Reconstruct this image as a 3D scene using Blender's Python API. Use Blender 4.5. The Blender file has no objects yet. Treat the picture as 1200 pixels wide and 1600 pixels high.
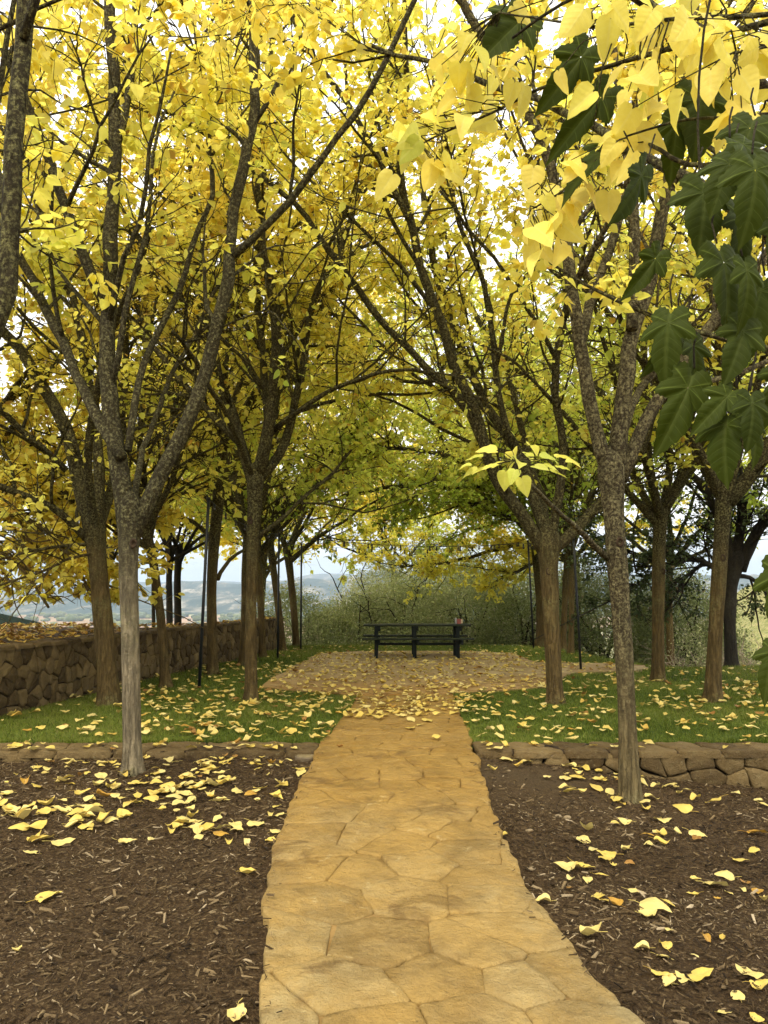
import bpy, math, random
import numpy as np
from mathutils import Vector

SEED = 11
rng = np.random.default_rng(SEED)
random.seed(SEED)
C = bpy.context.scene.collection
sc = bpy.context.scene

# ------------------------------------------------------------------ camera
F = 1202.0
TH = math.atan(128 / F)
CAM = np.array([0.0, 0.0, 1.5])
cam = bpy.data.objects.new('camera', bpy.data.cameras.new('camera'))
C.objects.link(cam)
cam.location = CAM
cam.rotation_euler = (math.pi / 2 + TH, 0, 0)
cam.data.sensor_fit = 'VERTICAL'
cam.data.sensor_height = 32
cam.data.lens = 32 * F / 1600
cam.data.clip_start = 0.05
cam.data.clip_end = 20000
sc.camera = cam


def ray(x, y):
    a, b = (x - 600) / F, (800 - y) / F
    return np.array([a, math.cos(TH) - b * math.sin(TH), math.sin(TH) + b * math.cos(TH)])


def P(x, y, D):
    d = ray(x, y)
    return CAM + d * (D / d[1])


def G(x, y, z=0.0):
    d = ray(x, y)
    return CAM + d * ((z - CAM[2]) / d[2])


def proj(p):
    v = np.asarray(p) - CAM
    f = v[..., 1] * math.cos(TH) + v[..., 2] * math.sin(TH)
    u = -v[..., 1] * math.sin(TH) + v[..., 2] * math.cos(TH)
    f = np.where(np.abs(f) < 1e-6, 1e-6, f)
    return 600 + F * v[..., 0] / f, 800 - F * u / f, f


# ------------------------------------------------------------------ smooth noise in numpy
def _hash(ix, iy, iz, seed):
    h = (ix * 374761393 + iy * 668265263 + iz * 2147483647 + seed * 1274126177) & 0xffffffff
    h = ((h ^ (h >> 13)) * 1274126177) & 0xffffffff
    return ((h ^ (h >> 16)) & 0xffffff) / float(0xffffff)


def noise(p, scale=1.0, seed=0):
    p = np.asarray(p, float) * scale
    if p.shape[-1] == 2:
        p = np.concatenate([p, np.zeros(p.shape[:-1] + (1,))], -1)
    i = np.floor(p).astype(np.int64)
    f = p - i
    f = f * f * (3 - 2 * f)
    r = 0
    for dx in (0, 1):
        for dy in (0, 1):
            for dz in (0, 1):
                w = (f[..., 0] if dx else 1 - f[..., 0]) * (f[..., 1] if dy else 1 - f[..., 1]) * (f[..., 2] if dz else 1 - f[..., 2])
                r = r + w * _hash(i[..., 0] + dx, i[..., 1] + dy, i[..., 2] + dz, seed)
    return r * 2 - 1


def fbm(p, scale=1.0, octv=4, seed=0):
    r, a, s = 0, 1.0, scale
    for k in range(octv):
        r = r + a * noise(p, s, seed + k * 17)
        a *= 0.5
        s *= 2.03
    return r


def norm(v):
    return v / (np.linalg.norm(v, axis=-1, keepdims=True) + 1e-9)


# ------------------------------------------------------------------ mesh helpers
class MB:
    """collects vertices and faces (arrays of equal-size faces) for ONE mesh"""

    def __init__(s):
        s.v, s.f, s.c, s.m, s.n = [], [], [], [], 0

    def add(s, v, faces, col=None, mat=0):
        v = np.asarray(v, float).reshape(-1, 3)
        for f in faces:
            f = np.asarray(f, np.int64)
            s.f.append(f + s.n)
            s.m.append(np.full(len(f), mat, np.int32))
        s.v.append(v)
        if col is None:
            col = np.zeros((len(v), 4))
        s.c.append(np.broadcast_to(np.asarray(col, float), (len(v), 4)))
        s.n += len(v)

    def box(s, c, size, rz=0.0, col=None, mat=0, bev=0.0):
        hx, hy, hz = np.array(size) / 2
        if bev <= 0:
            v = np.array([[x, y, z] for x in (-hx, hx) for y in (-hy, hy) for z in (-hz, hz)])
            f = [[0, 1, 3, 2], [4, 6, 7, 5], [0, 4, 5, 1], [2, 3, 7, 6], [0, 2, 6, 4], [1, 5, 7, 3]]
            fs = [f]
        else:
            b = min(bev, hx * .9, hy * .9, hz * .9)
            ring = lambda ex, ey, z: [[-ex, -ey, z], [ex, -ey, z], [ex, ey, z], [-ex, ey, z]]

            def oct_(ex, ey, z, k):
                return [[-ex + k, -ey, z], [ex - k, -ey, z], [ex, -ey + k, z], [ex, ey - k, z], [ex - k, ey, z], [-ex + k, ey, z], [-ex, ey - k, z], [-ex, -ey + k, z]]
            v = np.array(oct_(hx - b, hy - b, -hz, b * .3) + oct_(hx, hy, -hz + b, b) + oct_(hx, hy, hz - b, b) + oct_(hx - b, hy - b, hz, b * .3))
            q = []
            for r in range(3):
                for k in range(8):
                    q.append([r * 8 + k, r * 8 + (k + 1) % 8, (r + 1) * 8 + (k + 1) % 8, (r + 1) * 8 + k])
            fs = [q, [[7, 6, 5, 4, 3, 2, 1, 0]], [[24 + k for k in range(8)]]]
        cr, sr = math.cos(rz), math.sin(rz)
        v = np.stack([v[:, 0] * cr - v[:, 1] * sr, v[:, 0] * sr + v[:, 1] * cr, v[:, 2]], -1) + np.array(c)
        s.add(v, fs, col, mat)

    def tubes(s, Pts, R, sides=6, col=None, mat=0, cap=True):
        """Pts (N,K,3), R (N,K)"""
        Pts = np.asarray(Pts, float)
        R = np.asarray(R, float)
        if Pts.ndim == 2:
            Pts, R = Pts[None], R[None]
        N, K, _ = Pts.shape
        T = norm(np.gradient(Pts, axis=1))
        d = norm(Pts[:, -1] - Pts[:, 0])
        ref = np.cross(d, np.array([0.31, 0.17, 0.93]))
        bad = np.linalg.norm(ref, axis=1) < .2
        ref[bad] = np.cross(d[bad], np.array([1.0, 0, 0]))
        ref = norm(ref)[:, None, :]
        n1 = norm(ref - (ref * T).sum(-1, keepdims=True) * T)
        n2 = np.cross(T, n1)
        a = np.arange(sides) * 2 * math.pi / sides
        V = Pts[:, :, None] + R[:, :, None, None] * (n1[:, :, None] * np.cos(a)[:, None] + n2[:, :, None] * np.sin(a)[:, None])
        base = (np.arange(N) * K * sides)[:, None, None]
        k = np.arange(K - 1)[None, :, None] * sides
        j = np.arange(sides)[None, None, :]
        j2 = (j + 1) % sides
        q = np.stack([base + k + j, base + k + j2, base + k + sides + j2, base + k + sides + j], -1).reshape(-1, 4)
        fs = [q]
        if cap:
            fs.append((np.arange(N) * K * sides)[:, None] + (K - 1) * sides + np.arange(sides)[None])
            fs.append((np.arange(N) * K * sides)[:, None] + np.arange(sides)[None, ::-1])
        s.add(V, fs, col, mat)

    def build(s, name, mats, parent=None, smooth=False, loc=None, colname=None):
        me = bpy.data.meshes.new(name)
        v = np.concatenate(s.v)
        if loc is not None:
            v = v - np.array(loc)
        nl = sum(f.size for f in s.f)
        nf = sum(len(f) for f in s.f)
        me.vertices.add(len(v))
        me.vertices.foreach_set('co', v.astype(np.float32).ravel())
        me.loops.add(nl)
        me.loops.foreach_set('vertex_index', np.concatenate([f.ravel() for f in s.f]).astype(np.int32))
        me.polygons.add(nf)
        sizes = np.concatenate([np.full(len(f), f.shape[1], np.int32) for f in s.f])
        me.polygons.foreach_set('loop_start', np.concatenate([[0], np.cumsum(sizes)[:-1]]).astype(np.int32))
        me.polygons.foreach_set('material_index', np.concatenate(s.m))
        me.polygons.foreach_set('use_smooth', np.full(nf, smooth, bool))
        me.update(calc_edges=True)
        if colname:
            at = me.attributes.new(colname, 'FLOAT_COLOR', 'POINT')
            at.data.foreach_set('color', np.concatenate(s.c).astype(np.float32).ravel())
        for m in (mats if isinstance(mats, (list, tuple)) else [mats]):
            me.materials.append(m)
        o = bpy.data.objects.new(name, me)
        C.objects.link(o)
        if parent is not None:
            o.parent = parent
        elif loc is not None:
            o.location = loc
        return o


def tag(o, label=None, cat=None, group=None, kind=None):
    if label:
        o['label'] = label
    if cat:
        o['category'] = cat
    if group:
        o['group'] = group
    if kind:
        o['kind'] = kind
    return o


def empty(name, loc, label, cat, group=None):
    o = bpy.data.objects.new(name, None)
    C.objects.link(o)
    o.location = loc
    o.empty_display_size = .2
    return tag(o, label, cat, group)


# ------------------------------------------------------------------ materials
def newmat(name):
    m = bpy.data.materials.new(name)
    m.use_nodes = True
    nt = m.node_tree
    for n in list(nt.nodes):
        nt.nodes.remove(n)
    return m, nt


class N:
    """tiny node-graph helper"""

    def __init__(s, name):
        s.m, s.nt = newmat(name)
        s.out = s.node('ShaderNodeOutputMaterial')
        s.tc = s.node('ShaderNodeTexCoord')

    def node(s, t, **kw):
        n = s.nt.nodes.new(t)
        for k, v in kw.items():
            setattr(n, k, v)
        return n

    def link(s, a, b):
        s.nt.links.new(a, b)

    def val(s, sock, v):
        if isinstance(v, bpy.types.NodeSocket):
            s.link(v, sock)
        elif isinstance(v, (tuple, list)) and len(v) == 3 and sock.type == 'RGBA':
            sock.default_value = (*v, 1)
        else:
            sock.default_value = v

    def noise(s, scale, detail=4, rough=.55, vec=None, dist=0.0, fac=True):
        n = s.node('ShaderNodeTexNoise')
        n.inputs['Scale'].default_value = scale
        n.inputs['Detail'].default_value = detail
        n.inputs['Roughness'].default_value = rough
        n.inputs['Distortion'].default_value = dist
        s.link(vec if vec is not None else s.tc.outputs['Object'], n.inputs['Vector'])
        return n.outputs[0] if fac else n.outputs[1]

    def voro(s, scale, feature='F1', vec=None, out='Distance', rand=1.0):
        n = s.node('ShaderNodeTexVoronoi', feature=feature)
        n.inputs['Scale'].default_value = scale
        n.inputs['Randomness'].default_value = rand
        s.link(vec if vec is not None else s.tc.outputs['Object'], n.inputs['Vector'])
        return n.outputs[out]

    def ramp(s, fac, stops, interp='LINEAR'):
        n = s.node('ShaderNodeValToRGB')
        n.color_ramp.interpolation = interp
        e = n.color_ramp.elements
        while len(e) < len(stops):
            e.new(0.5)
        for k, (p, c) in enumerate(stops):
            e[k].position = p
            e[k].color = (*c, 1) if len(c) == 3 else c
        s.link(fac, n.inputs[0])
        return n.outputs[0]

    def mix(s, fac, a, b, blend='MIX'):
        n = s.node('ShaderNodeMix', data_type='RGBA', blend_type=blend)
        s.val(n.inputs[0], fac)
        s.val(n.inputs[6], a)
        s.val(n.inputs[7], b)
        return n.outputs[2]

    def math(s, op, a, b=0.0, clamp=False):
        n = s.node('ShaderNodeMath', operation=op, use_clamp=clamp)
        s.val(n.inputs[0], a)
        s.val(n.inputs[1], b)
        return n.outputs[0]

    def rng(s, v, a, b, c=0.0, d=1.0):
        n = s.node('ShaderNodeMapRange')
        s.val(n.inputs[0], v)
        for k, x in enumerate((a, b, c, d)):
            n.inputs[k + 1].default_value = x
        return n.outputs[0]

    def sep(s, vec=None):
        n = s.node('ShaderNodeSeparateXYZ')
        s.link(vec if vec is not None else s.tc.outputs['Object'], n.inputs[0])
        return n.outputs

    def mapping(s, scale=(1, 1, 1), vec=None):
        n = s.node('ShaderNodeMapping')
        n.inputs['Scale'].default_value = scale
        s.link(vec if vec is not None else s.tc.outputs['Object'], n.inputs[0])
        return n.outputs[0]

    def attr(s, name):
        n = s.node('ShaderNodeAttribute', attribute_name=name)
        q = s.node('ShaderNodeSeparateColor')
        s.link(n.outputs['Color'], q.inputs[0])
        return q.outputs

    def bump(s, h, strength=.5, dist=.02):
        n = s.node('ShaderNodeBump')
        n.inputs['Strength'].default_value = strength
        n.inputs['Distance'].default_value = dist
        s.link(h, n.inputs['Height'])
        return n.outputs[0]

    def principled(s, col, rough=.8, nrm=None, spec=.3, metal=0.0):
        b = s.node('ShaderNodeBsdfPrincipled')
        s.val(b.inputs['Base Color'], col)
        s.val(b.inputs['Roughness'], rough)
        b.inputs['Specular IOR Level'].default_value = spec
        b.inputs['Metallic'].default_value = metal
        if nrm is not None:
            s.link(nrm, b.inputs['Normal'])
        s.link(b.outputs[0], s.out.inputs[0])
        return b


def leaf_mat(name, stops, brown=(.22, .10, .02), trans=.5, rough=.5, veins=False, spec=.25, brownamt=1.0, local=None):
    g = N(name)
    a = g.attr('leafdata')   # R tint along the ramp, G brightness, B browning (or, with local veins, across-blade and along-blade position)
    col = g.ramp(a[0], stops)
    nrm = None
    if local:
        an = g.node('ShaderNodeAttribute', attribute_name='leafdata')
        yl_ = an.outputs['Alpha']
        ax_ = g.math('ABSOLUTE', g.math('SUBTRACT', a[2], .5))
        ph_ = g.math('FRACT', g.math('MULTIPLY', g.math('SUBTRACT', yl_, g.math('MULTIPLY', ax_, local[1])), local[0]))
        tri = g.math('ABSOLUTE', g.math('SUBTRACT', ph_, .5))
        vein = g.math('MAXIMUM', g.rng(tri, .44, .5), g.rng(ax_, .022, .006))
        col = g.mix(g.math('MULTIPLY', vein, local[2]), col, local[3])
        col = g.mix(g.rng(g.noise(26, 5, .7), .35, .75, 0, .35), col, g.mix(1.0, col, (.74, .66, .5), 'MULTIPLY'))
        nrm = g.bump(g.math('ADD', g.math('MULTIPLY', g.math('SUBTRACT', 1.0, vein), .7), g.math('MULTIPLY', tri, 1.2)), .3, .004)
    else:
        col = g.mix(g.math('MULTIPLY', a[2], brownamt), col, brown)
    hs = g.node('ShaderNodeHueSaturation')
    g.link(col, hs.inputs['Color'])
    g.link(g.rng(a[1], 0, 1, .84, 1.12), hs.inputs['Value'])
    col = hs.outputs[0]
    if veins:
        col = g.mix(g.rng(g.noise(60, 3), .3, .75), col, g.mix(.8, col, (.25, .17, .02), 'MIX'), 'MIX')
        mixn = col.node
        mixn.inputs[0].links[0].from_node.inputs[4].default_value = .35
    d = g.node('ShaderNodeBsdfPrincipled')
    g.link(col, d.inputs['Base Color'])
    d.inputs['Roughness'].default_value = rough
    d.inputs['Specular IOR Level'].default_value = spec
    if nrm is not None:
        g.link(nrm, d.inputs['Normal'])
    t = g.node('ShaderNodeBsdfTranslucent')
    tc = g.node('ShaderNodeHueSaturation')
    tc.inputs['Saturation'].default_value = 1.02
    tc.inputs['Value'].default_value = 1.1
    g.link(col, tc.inputs['Color'])
    g.link(tc.outputs[0], t.inputs['Color'])
    mx = g.node('ShaderNodeMixShader')
    mx.inputs[0].default_value = trans
    g.link(d.outputs[0], mx.inputs[1])
    g.link(t.outputs[0], mx.inputs[2])
    g.link(mx.outputs[0], g.out.inputs[0])
    return g.m


YEL = [(0.0, (.87, .725, .16)), (.3, (.85, .77, .15)), (.55, (.68, .71, .14)), (.75, (.44, .55, .085)), (1.0, (.17, .27, .04))]
M_leaf = leaf_mat('mulberry_leaf', YEL, brown=(.42, .19, .03), trans=.68, brownamt=.8)
M_fall = leaf_mat('fallen_leaf', [(0, (.74, .62, .25)), (.45, (.68, .52, .12)), (.8, (.50, .29, .05)), (1, (.28, .14, .04))], trans=.15, spec=.15, local=(7, 1.1, .4, (.62, .46, .16)))
M_fig = leaf_mat('dark_lobed_leaf', [(0, (.026, .038, .003)), (.5, (.042, .058, .005)), (1, (.12, .16, .03))], trans=.3, rough=.6, spec=.10, local=(8, 1.5, .28, (.12, .15, .035)))
M_close = leaf_mat('close_mulberry_leaf', YEL, trans=.5, rough=.5, spec=.2, local=(6, 1.0, .22, (.86, .80, .34)))
M_oakleaf = leaf_mat('oak_leaf', [(0, (.04, .06, .02)), (.5, (.09, .12, .035)), (1, (.20, .22, .07))], brown=(.2, .15, .08), trans=.3)
M_olive = leaf_mat('olive_leaf', [(0, (.11, .14, .045)), (.5, (.27, .31, .11)), (1, (.50, .52, .24))], brown=(.45, .40, .26), trans=.3)


def bark_mat(name, low, high, lichen, lo_z=1.5, hi_z=2.5, amount=.5, streak=.5):
    g = N(name)
    z = g.sep()[2]
    nz = g.noise(1.3, 3)
    f = g.rng(g.math('ADD', z, g.math('MULTIPLY', nz, 1.2)), lo_z + .6, hi_z + .6)
    lowv = g.noise(11, 7, .75, g.mapping((3, 3, .55)), .3)
    lowc = g.mix(g.rng(lowv, .3, .7), tuple(x * .55 for x in low), tuple(min(1, x * 1.4) for x in low))
    pn = g.rng(g.noise(1.7, 4), .48, .62)
    lowc = g.mix(g.math('MULTIPLY', g.math('MULTIPLY', pn, g.rng(g.noise(34, 6, .75), .42, .6)), .8), lowc, tuple(x * .8 for x in lichen))
    dark = g.mix(g.rng(g.noise(25, 5, .7), .3, .7), tuple(x * .5 for x in high), high)
    sp = g.rng(g.noise(38, 6, .75), 1 - amount - .03, 1 - amount + .14)
    hic = g.mix(sp, dark, g.mix(g.rng(g.noise(4, 3), .3, .7), lichen, tuple(x * .62 for x in lichen)))
    col = g.mix(f, lowc, hic)
    cr = g.noise(30, 5, .75, g.mapping((1, 1, .14)), .6)
    furrow = g.rng(cr, .36, .52)
    col = g.mix(g.math('MULTIPLY', g.math('SUBTRACT', 1.0, furrow), .45), col, tuple(x * .3 for x in low))
    h = g.math('ADD', g.math('MULTIPLY', g.noise(60, 6, .7), .6), g.math('MULTIPLY', furrow, .5))
    h = g.math('ADD', h, g.math('MULTIPLY', g.noise(9, 4, .6), 1.2))
    g.principled(col, .9, g.bump(h, 1.0, .03), .15)
    return g.m


M_bark = bark_mat('lichen_bark', (.135, .092, .034), (.048, .038, .017), (.28, .26, .10), amount=.50)
M_bark_front = bark_mat('pale_grey_bark', (.25, .205, .125), (.05, .040, .018), (.28, .26, .12), 1.3, 2.2, amount=.49)
M_bark_speck = bark_mat('speckled_bark', (.17, .13, .06), (.065, .048, .025), (.33, .29, .14), .4, 1.4, amount=.52)
M_bark_dark = bark_mat('dark_oak_bark', (.05, .042, .03), (.03, .024, .015), (.12, .11, .07), amount=.4)


def stone_mat(name, a, b, moss, joint=None, rough=.85, scl=1.0, stain=None):
    g = N(name)
    at = g.attr('stonedata')
    base = g.mix(at[0], a, b)
    n1 = g.noise(5 * scl, 7, .62, dist=.4)
    base = g.mix(g.rng(n1, .3, .72), g.mix(1.0, base, (.55, .50, .42), 'MULTIPLY'), base)
    n2 = g.rng(g.noise(26 * scl, 7, .7), .56, .72)
    base = g.mix(g.math('MULTIPLY', n2, .5), base, moss)
    pits = g.rng(g.noise(90 * scl, 5, .6), .30, .42)
    base = g.mix(g.math('MULTIPLY', g.math('SUBTRACT', 1.0, pits), .5), base, (.04, .03, .015))
    if stain:
        base = stain(g, base)
    h = g.math('ADD', g.noise(14 * scl, 8, .65), g.math('MULTIPLY', g.noise(80 * scl, 5, .6), .25))
    g.principled(base, g.rng(g.noise(9, 3), .3, .7, rough - .2, rough + .08), g.bump(h, .9, .045), .25)
    return g.m


M_wall = stone_mat('wall_stone', (.085, .055, .022), (.26, .185, .08), (.24, .19, .09))
M_wall_light = stone_mat('low_wall_stone', (.10, .065, .024), (.28, .20, .085), (.30, .26, .13))


def path_stain(g, base):
    s = g.sep()
    v = g.math('ADD', s[1], g.math('MULTIPLY', g.math('SUBTRACT', g.noise(.8, 4), .5), 4.5))
    far = g.rng(v, 2.6, 6.2)
    cx = g.math('ABSOLUTE', g.math('SUBTRACT', s[0], .18))
    mid = g.rng(g.math('ADD', cx, g.math('MULTIPLY', g.noise(2.3, 5), .5)), 1.0, .42)
    f = g.math('MAXIMUM', far, g.math('MULTIPLY', mid, .55))
    base = g.mix(g.math('MULTIPLY', f, .76), base, g.mix(g.rng(g.noise(6, 6, .7), .3, .7), (.21, .105, .012), (.38, .215, .034)))
    base = g.mix(g.math('MULTIPLY', g.rng(g.noise(1.6, 6, .7, dist=.5), .42, .60), .62), base, (.40, .25, .065))
    sp = g.rng(g.noise(2.1, 5, .7, dist=.8), .565, .66)
    base = g.mix(g.math('MULTIPLY', sp, .6), base, (.10, .050, .012))
    pale = g.rng(g.noise(5.5, 7, .75, dist=1.2), .60, .68)
    base = g.mix(g.math('MULTIPLY', pale, .5), base, (.58, .46, .22))
    drk = g.rng(g.noise(3.1, 7, .72, dist=.6), .52, .36)
    base = g.mix(g.math('MULTIPLY', drk, .5), base, (.16, .10, .025))
    return base


M_path = stone_mat('flagstone', (.29, .22, .095), (.48, .385, .185), (.50, .40, .2), stain=path_stain, rough=.72)


def simple(name, col, rough=.6, spec=.3, metal=0, bumps=None, vary=.25, scale=12):
    g = N(name)
    n = g.noise(scale, 5, .6)
    c = g.mix(g.rng(n, .3, .7), tuple(x * (1 - vary) for x in col), tuple(min(1, x * (1 + vary)) for x in col))
    g.principled(c, rough, g.bump(g.noise(bumps or 40, 4), .3, .004), spec, metal)
    return g.m


M_mortar = simple('mortar', (.25, .155, .05), .95, bumps=70)
M_mortar_dark = simple('dark_mortar', (.035, .022, .010), .98, bumps=70)
M_black = simple('black_paint', (.012, .014, .015), .45, .4)
M_tgreen = simple('dark_green_paint', (.008, .012, .009), .6, .2, bumps=25)
M_ttop = simple('weathered_green_top', (.022, .028, .014), .7, .2, bumps=25)
M_lens = simple('bulb_glass', (.05, .045, .035), .15, .6)

# mulch
g = N('dark_mulch')
pc = g.noise(45, 8, .75, dist=.3)
big = g.noise(1.1, 4)
c = g.ramp(pc, [(0.25, (.010, .006, .003)), (.5, (.072, .043, .018)), (.62, (.165, .11, .052)), (.74, (.32, .24, .13))])
soil = g.mix(g.rng(g.noise(120, 4), .35, .7), (.055, .036, .016), (.15, .105, .055))
xy = g.sep()
nearwall = g.rng(g.math('ADD', g.math('ABSOLUTE', g.math('SUBTRACT', xy[1], 7.0)), g.math('MULTIPLY', big, 1.4)), 1.9, .5)
nearpath = g.rng(g.math('ADD', g.math('ABSOLUTE', g.math('SUBTRACT', xy[0], 1.1)), g.math('MULTIPLY', big, 1.2)), 2.0, .7)
c = g.mix(g.math('MULTIPLY', nearwall, nearpath), c, soil)
g.principled(c, .93, g.bump(g.math('ADD', pc, g.math('MULTIPLY', g.noise(160, 3), .4)), 1.0, .03), .15)
M_mulch = g.m

g = N('bark_chips')
a = g.attr('leafdata')
c = g.ramp(a[0], [(0, (.020, .012, .005)), (.42, (.080, .050, .021)), (.68, (.22, .155, .075)), (1, (.54, .43, .27))])
c = g.mix(g.rng(g.noise(150, 3), .3, .7), g.mix(1.0, c, (.6, .6, .6), 'MULTIPLY'), c)
g.principled(c, .85, None, .2)
M_chip = g.m

g = N('lawn_soil')
c = g.mix(g.rng(g.noise(30, 6, .7), .3, .7), (.018, .030, .006), (.045, .065, .014))
g.principled(c, .95, g.bump(g.noise(60, 5), 1, .03), .1)
M_lawn = g.m
g = N('grass_blade')
a = g.attr('leafdata')
c = g.ramp(a[0], [(0, (.065, .10, .014)), (.5, (.16, .22, .026)), (.85, (.27, .31, .045)), (1, (.30, .28, .08))])
d = g.node('ShaderNodeBsdfPrincipled')
g.link(c, d.inputs['Base Color'])
d.inputs['Roughness'].default_value = .5
d.inputs['Specular IOR Level'].default_value = .3
t = g.node('ShaderNodeBsdfTranslucent')
g.link(c, t.inputs[0])
mx = g.node('ShaderNodeMixShader')
mx.inputs[0].default_value = .4
g.link(d.outputs[0], mx.inputs[1])
g.link(t.outputs[0], mx.inputs[2])
g.link(mx.outputs[0], g.out.inputs[0])
M_grass = g.m

# patio: irregular paving with joints
g = N('patio_flagstone')
wn = g.noise(1.5, 3, fac=False)
wv = g.node('ShaderNodeVectorMath', operation='ADD')
ws = g.node('ShaderNodeVectorMath', operation='SCALE')
g.link(wn, ws.inputs[0])
ws.inputs['Scale'].default_value = .5
g.link(g.tc.outputs['Object'], wv.inputs[0])
g.link(ws.outputs[0], wv.inputs[1])
e = g.voro(2.1, 'DISTANCE_TO_EDGE', wv.outputs[0])
cc = g.voro(2.1, 'F1', wv.outputs[0], out='Color')
s2 = g.node('ShaderNodeSeparateColor')
g.link(cc, s2.inputs[0])
c = g.mix(s2.outputs[0], (.36, .25, .11), (.52, .41, .23))
c = g.mix(g.rng(g.noise(7, 6, .7), .3, .7), g.mix(1.0, c, (.6, .52, .42), 'MULTIPLY'), c)
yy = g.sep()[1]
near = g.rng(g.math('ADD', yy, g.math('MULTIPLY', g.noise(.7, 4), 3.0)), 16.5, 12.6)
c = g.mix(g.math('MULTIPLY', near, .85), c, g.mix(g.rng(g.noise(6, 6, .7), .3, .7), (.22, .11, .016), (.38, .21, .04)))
jn = g.rng(e, .0, .035)
c = g.mix(g.math('MULTIPLY', g.math('SUBTRACT', 1.0, jn), .6), c, (.10, .06, .025))
g.principled(c, .75, g.bump(g.math('ADD', jn, g.noise(20, 6)), .5, .02), .25)
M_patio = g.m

# terrain: vineyard valley
g = N('valley_ground')
s = g.sep()
row = g.noise(.004, 3, .5, g.mapping((1, .35, 1)))
fld = g.voro(.0045, 'F1', g.mapping((1, .6, 1)), out='Color')
s2 = g.node('ShaderNodeSeparateColor')
g.link(fld, s2.inputs[0])
c = g.ramp(s2.outputs[0], [(0, (.34, .22, .13)), (.25, (.40, .25, .16)), (.5, (.40, .32, .18)), (.7, (.32, .19, .12)), (.85, (.32, .29, .14)), (1, (.44, .32, .2))], 'CONSTANT')
c = g.mix(g.rng(g.noise(.05, 5, .7), .35, .65), c, g.mix(1.0, c, (.7, .75, .6), 'MULTIPLY'))
r2 = g.node('ShaderNodeVectorMath', operation='LENGTH')
g.link(g.tc.outputs['Object'], r2.inputs[0])
nearf = g.rng(r2.outputs['Value'], 40, 160)
c = g.mix(nearf, g.mix(g.rng(g.noise(2, 6, .7), .35, .65), (.20, .17, .07), (.33, .25, .13)), c)
g.principled(c, .95, None, .1)
M_valley = g.m

g = N('hill_side')
c = g.ramp(g.noise(.011, 8, .72, g.mapping((1, .22, 1.5)), .4), [(.30, (.012, .03, .025)), (.50, (.03, .055, .04)), (.57, (.14, .13, .09)), (.66, (.42, .38, .30)), (.8, (.6, .55, .45))])
g.principled(c, .95, g.bump(g.noise(.02, 6, .7), 1, 12), .05)
M_hill = g.m
g = N('pale_hillside')
c = g.ramp(g.noise(1.2, 8, .75), [(.3, (.08, .11, .03)), (.45, (.20, .21, .07)), (.58, (.34, .31, .13)), (.7, (.40, .28, .18))])
g.principled(c, .95, g.bump(g.noise(2, 6, .7), 1, .4), .05)
M_slope = g.m

# ------------------------------------------------------------------ world and sun (overcast)
w = bpy.data.worlds.new('World')
sc.world = w
w.use_nodes = True
nt = w.node_tree
for n in list(nt.nodes):
    nt.nodes.remove(n)
SUN_EL, SUN_AZ = math.radians(52), math.radians(200)   # azimuth measured clockwise from +Y
sky = nt.nodes.new('ShaderNodeTexSky')
sky.sky_type = 'NISHITA'
sky.sun_disc = False
sky.sun_elevation = SUN_EL
sky.sun_rotation = SUN_AZ
sky.dust_density = 3
sky.air_density = 1.0
tcw = nt.nodes.new('ShaderNodeTexCoord')
mp = nt.nodes.new('ShaderNodeMapping')
mp.inputs['Scale'].default_value = (1, 1, 5)
nz = nt.nodes.new('ShaderNodeTexNoise')
nz.inputs['Scale'].default_value = 2.2
nz.inputs['Detail'].default_value = 6
rp = nt.nodes.new('ShaderNodeValToRGB')
rp.color_ramp.elements[0].position = .3
rp.color_ramp.elements[0].color = (8.2, 8.3, 8.2, 1)
rp.color_ramp.elements[1].position = .7
rp.color_ramp.elements[1].color = (10.8, 10.4, 9.8, 1)
mxw = nt.nodes.new('ShaderNodeMix')
mxw.data_type = 'RGBA'
mxw.inputs[0].default_value = .93
bg = nt.nodes.new('ShaderNodeBackground')
bg.inputs[1].default_value = .12
wo = nt.nodes.new('ShaderNodeOutputWorld')
L = nt.links.new
L(tcw.outputs['Generated'], mp.inputs[0])
L(mp.outputs[0], nz.inputs['Vector'])
L(nz.outputs[0], rp.inputs[0])
L(sky.outputs[0], mxw.inputs[6])
sepw = nt.nodes.new('ShaderNodeSeparateXYZ')
L(tcw.outputs['Generated'], sepw.inputs[0])
rh = nt.nodes.new('ShaderNodeValToRGB')
rh.color_ramp.elements[0].position = .0
rh.color_ramp.elements[0].color = (3.5, 4.1, 4.5, 1)
rh.color_ramp.elements[1].position = .13
rh.color_ramp.elements[1].color = (4.7, 5.0, 5.1, 1)
L(sepw.outputs[2], rh.inputs[0])
mh = nt.nodes.new('ShaderNodeMapRange')
mh.inputs[1].default_value = .04
mh.inputs[2].default_value = .15
L(sepw.outputs[2], mh.inputs[0])
mxh = nt.nodes.new('ShaderNodeMix')
mxh.data_type = 'RGBA'
L(mh.outputs[0], mxh.inputs[0])
L(rh.outputs[0], mxh.inputs[6])
L(rp.outputs[0], mxh.inputs[7])
L(mxh.outputs[2], mxw.inputs[7])
L(mxw.outputs[2], bg.inputs[0])
L(bg.outputs[0], wo.inputs[0])

sl = bpy.data.lights.new('sun', 'SUN')
sl.energy = 1.6
sl.angle = math.radians(20)
sl.color = (1, .90, .72)
so = bpy.data.objects.new('sun', sl)
C.objects.link(so)
sd = Vector((math.sin(SUN_AZ) * math.cos(SUN_EL), math.cos(SUN_AZ) * math.cos(SUN_EL), math.sin(SUN_EL)))
so.rotation_euler = (-sd).to_track_quat('-Z', 'Y').to_euler()
so.location = (0, 0, 30)

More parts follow.
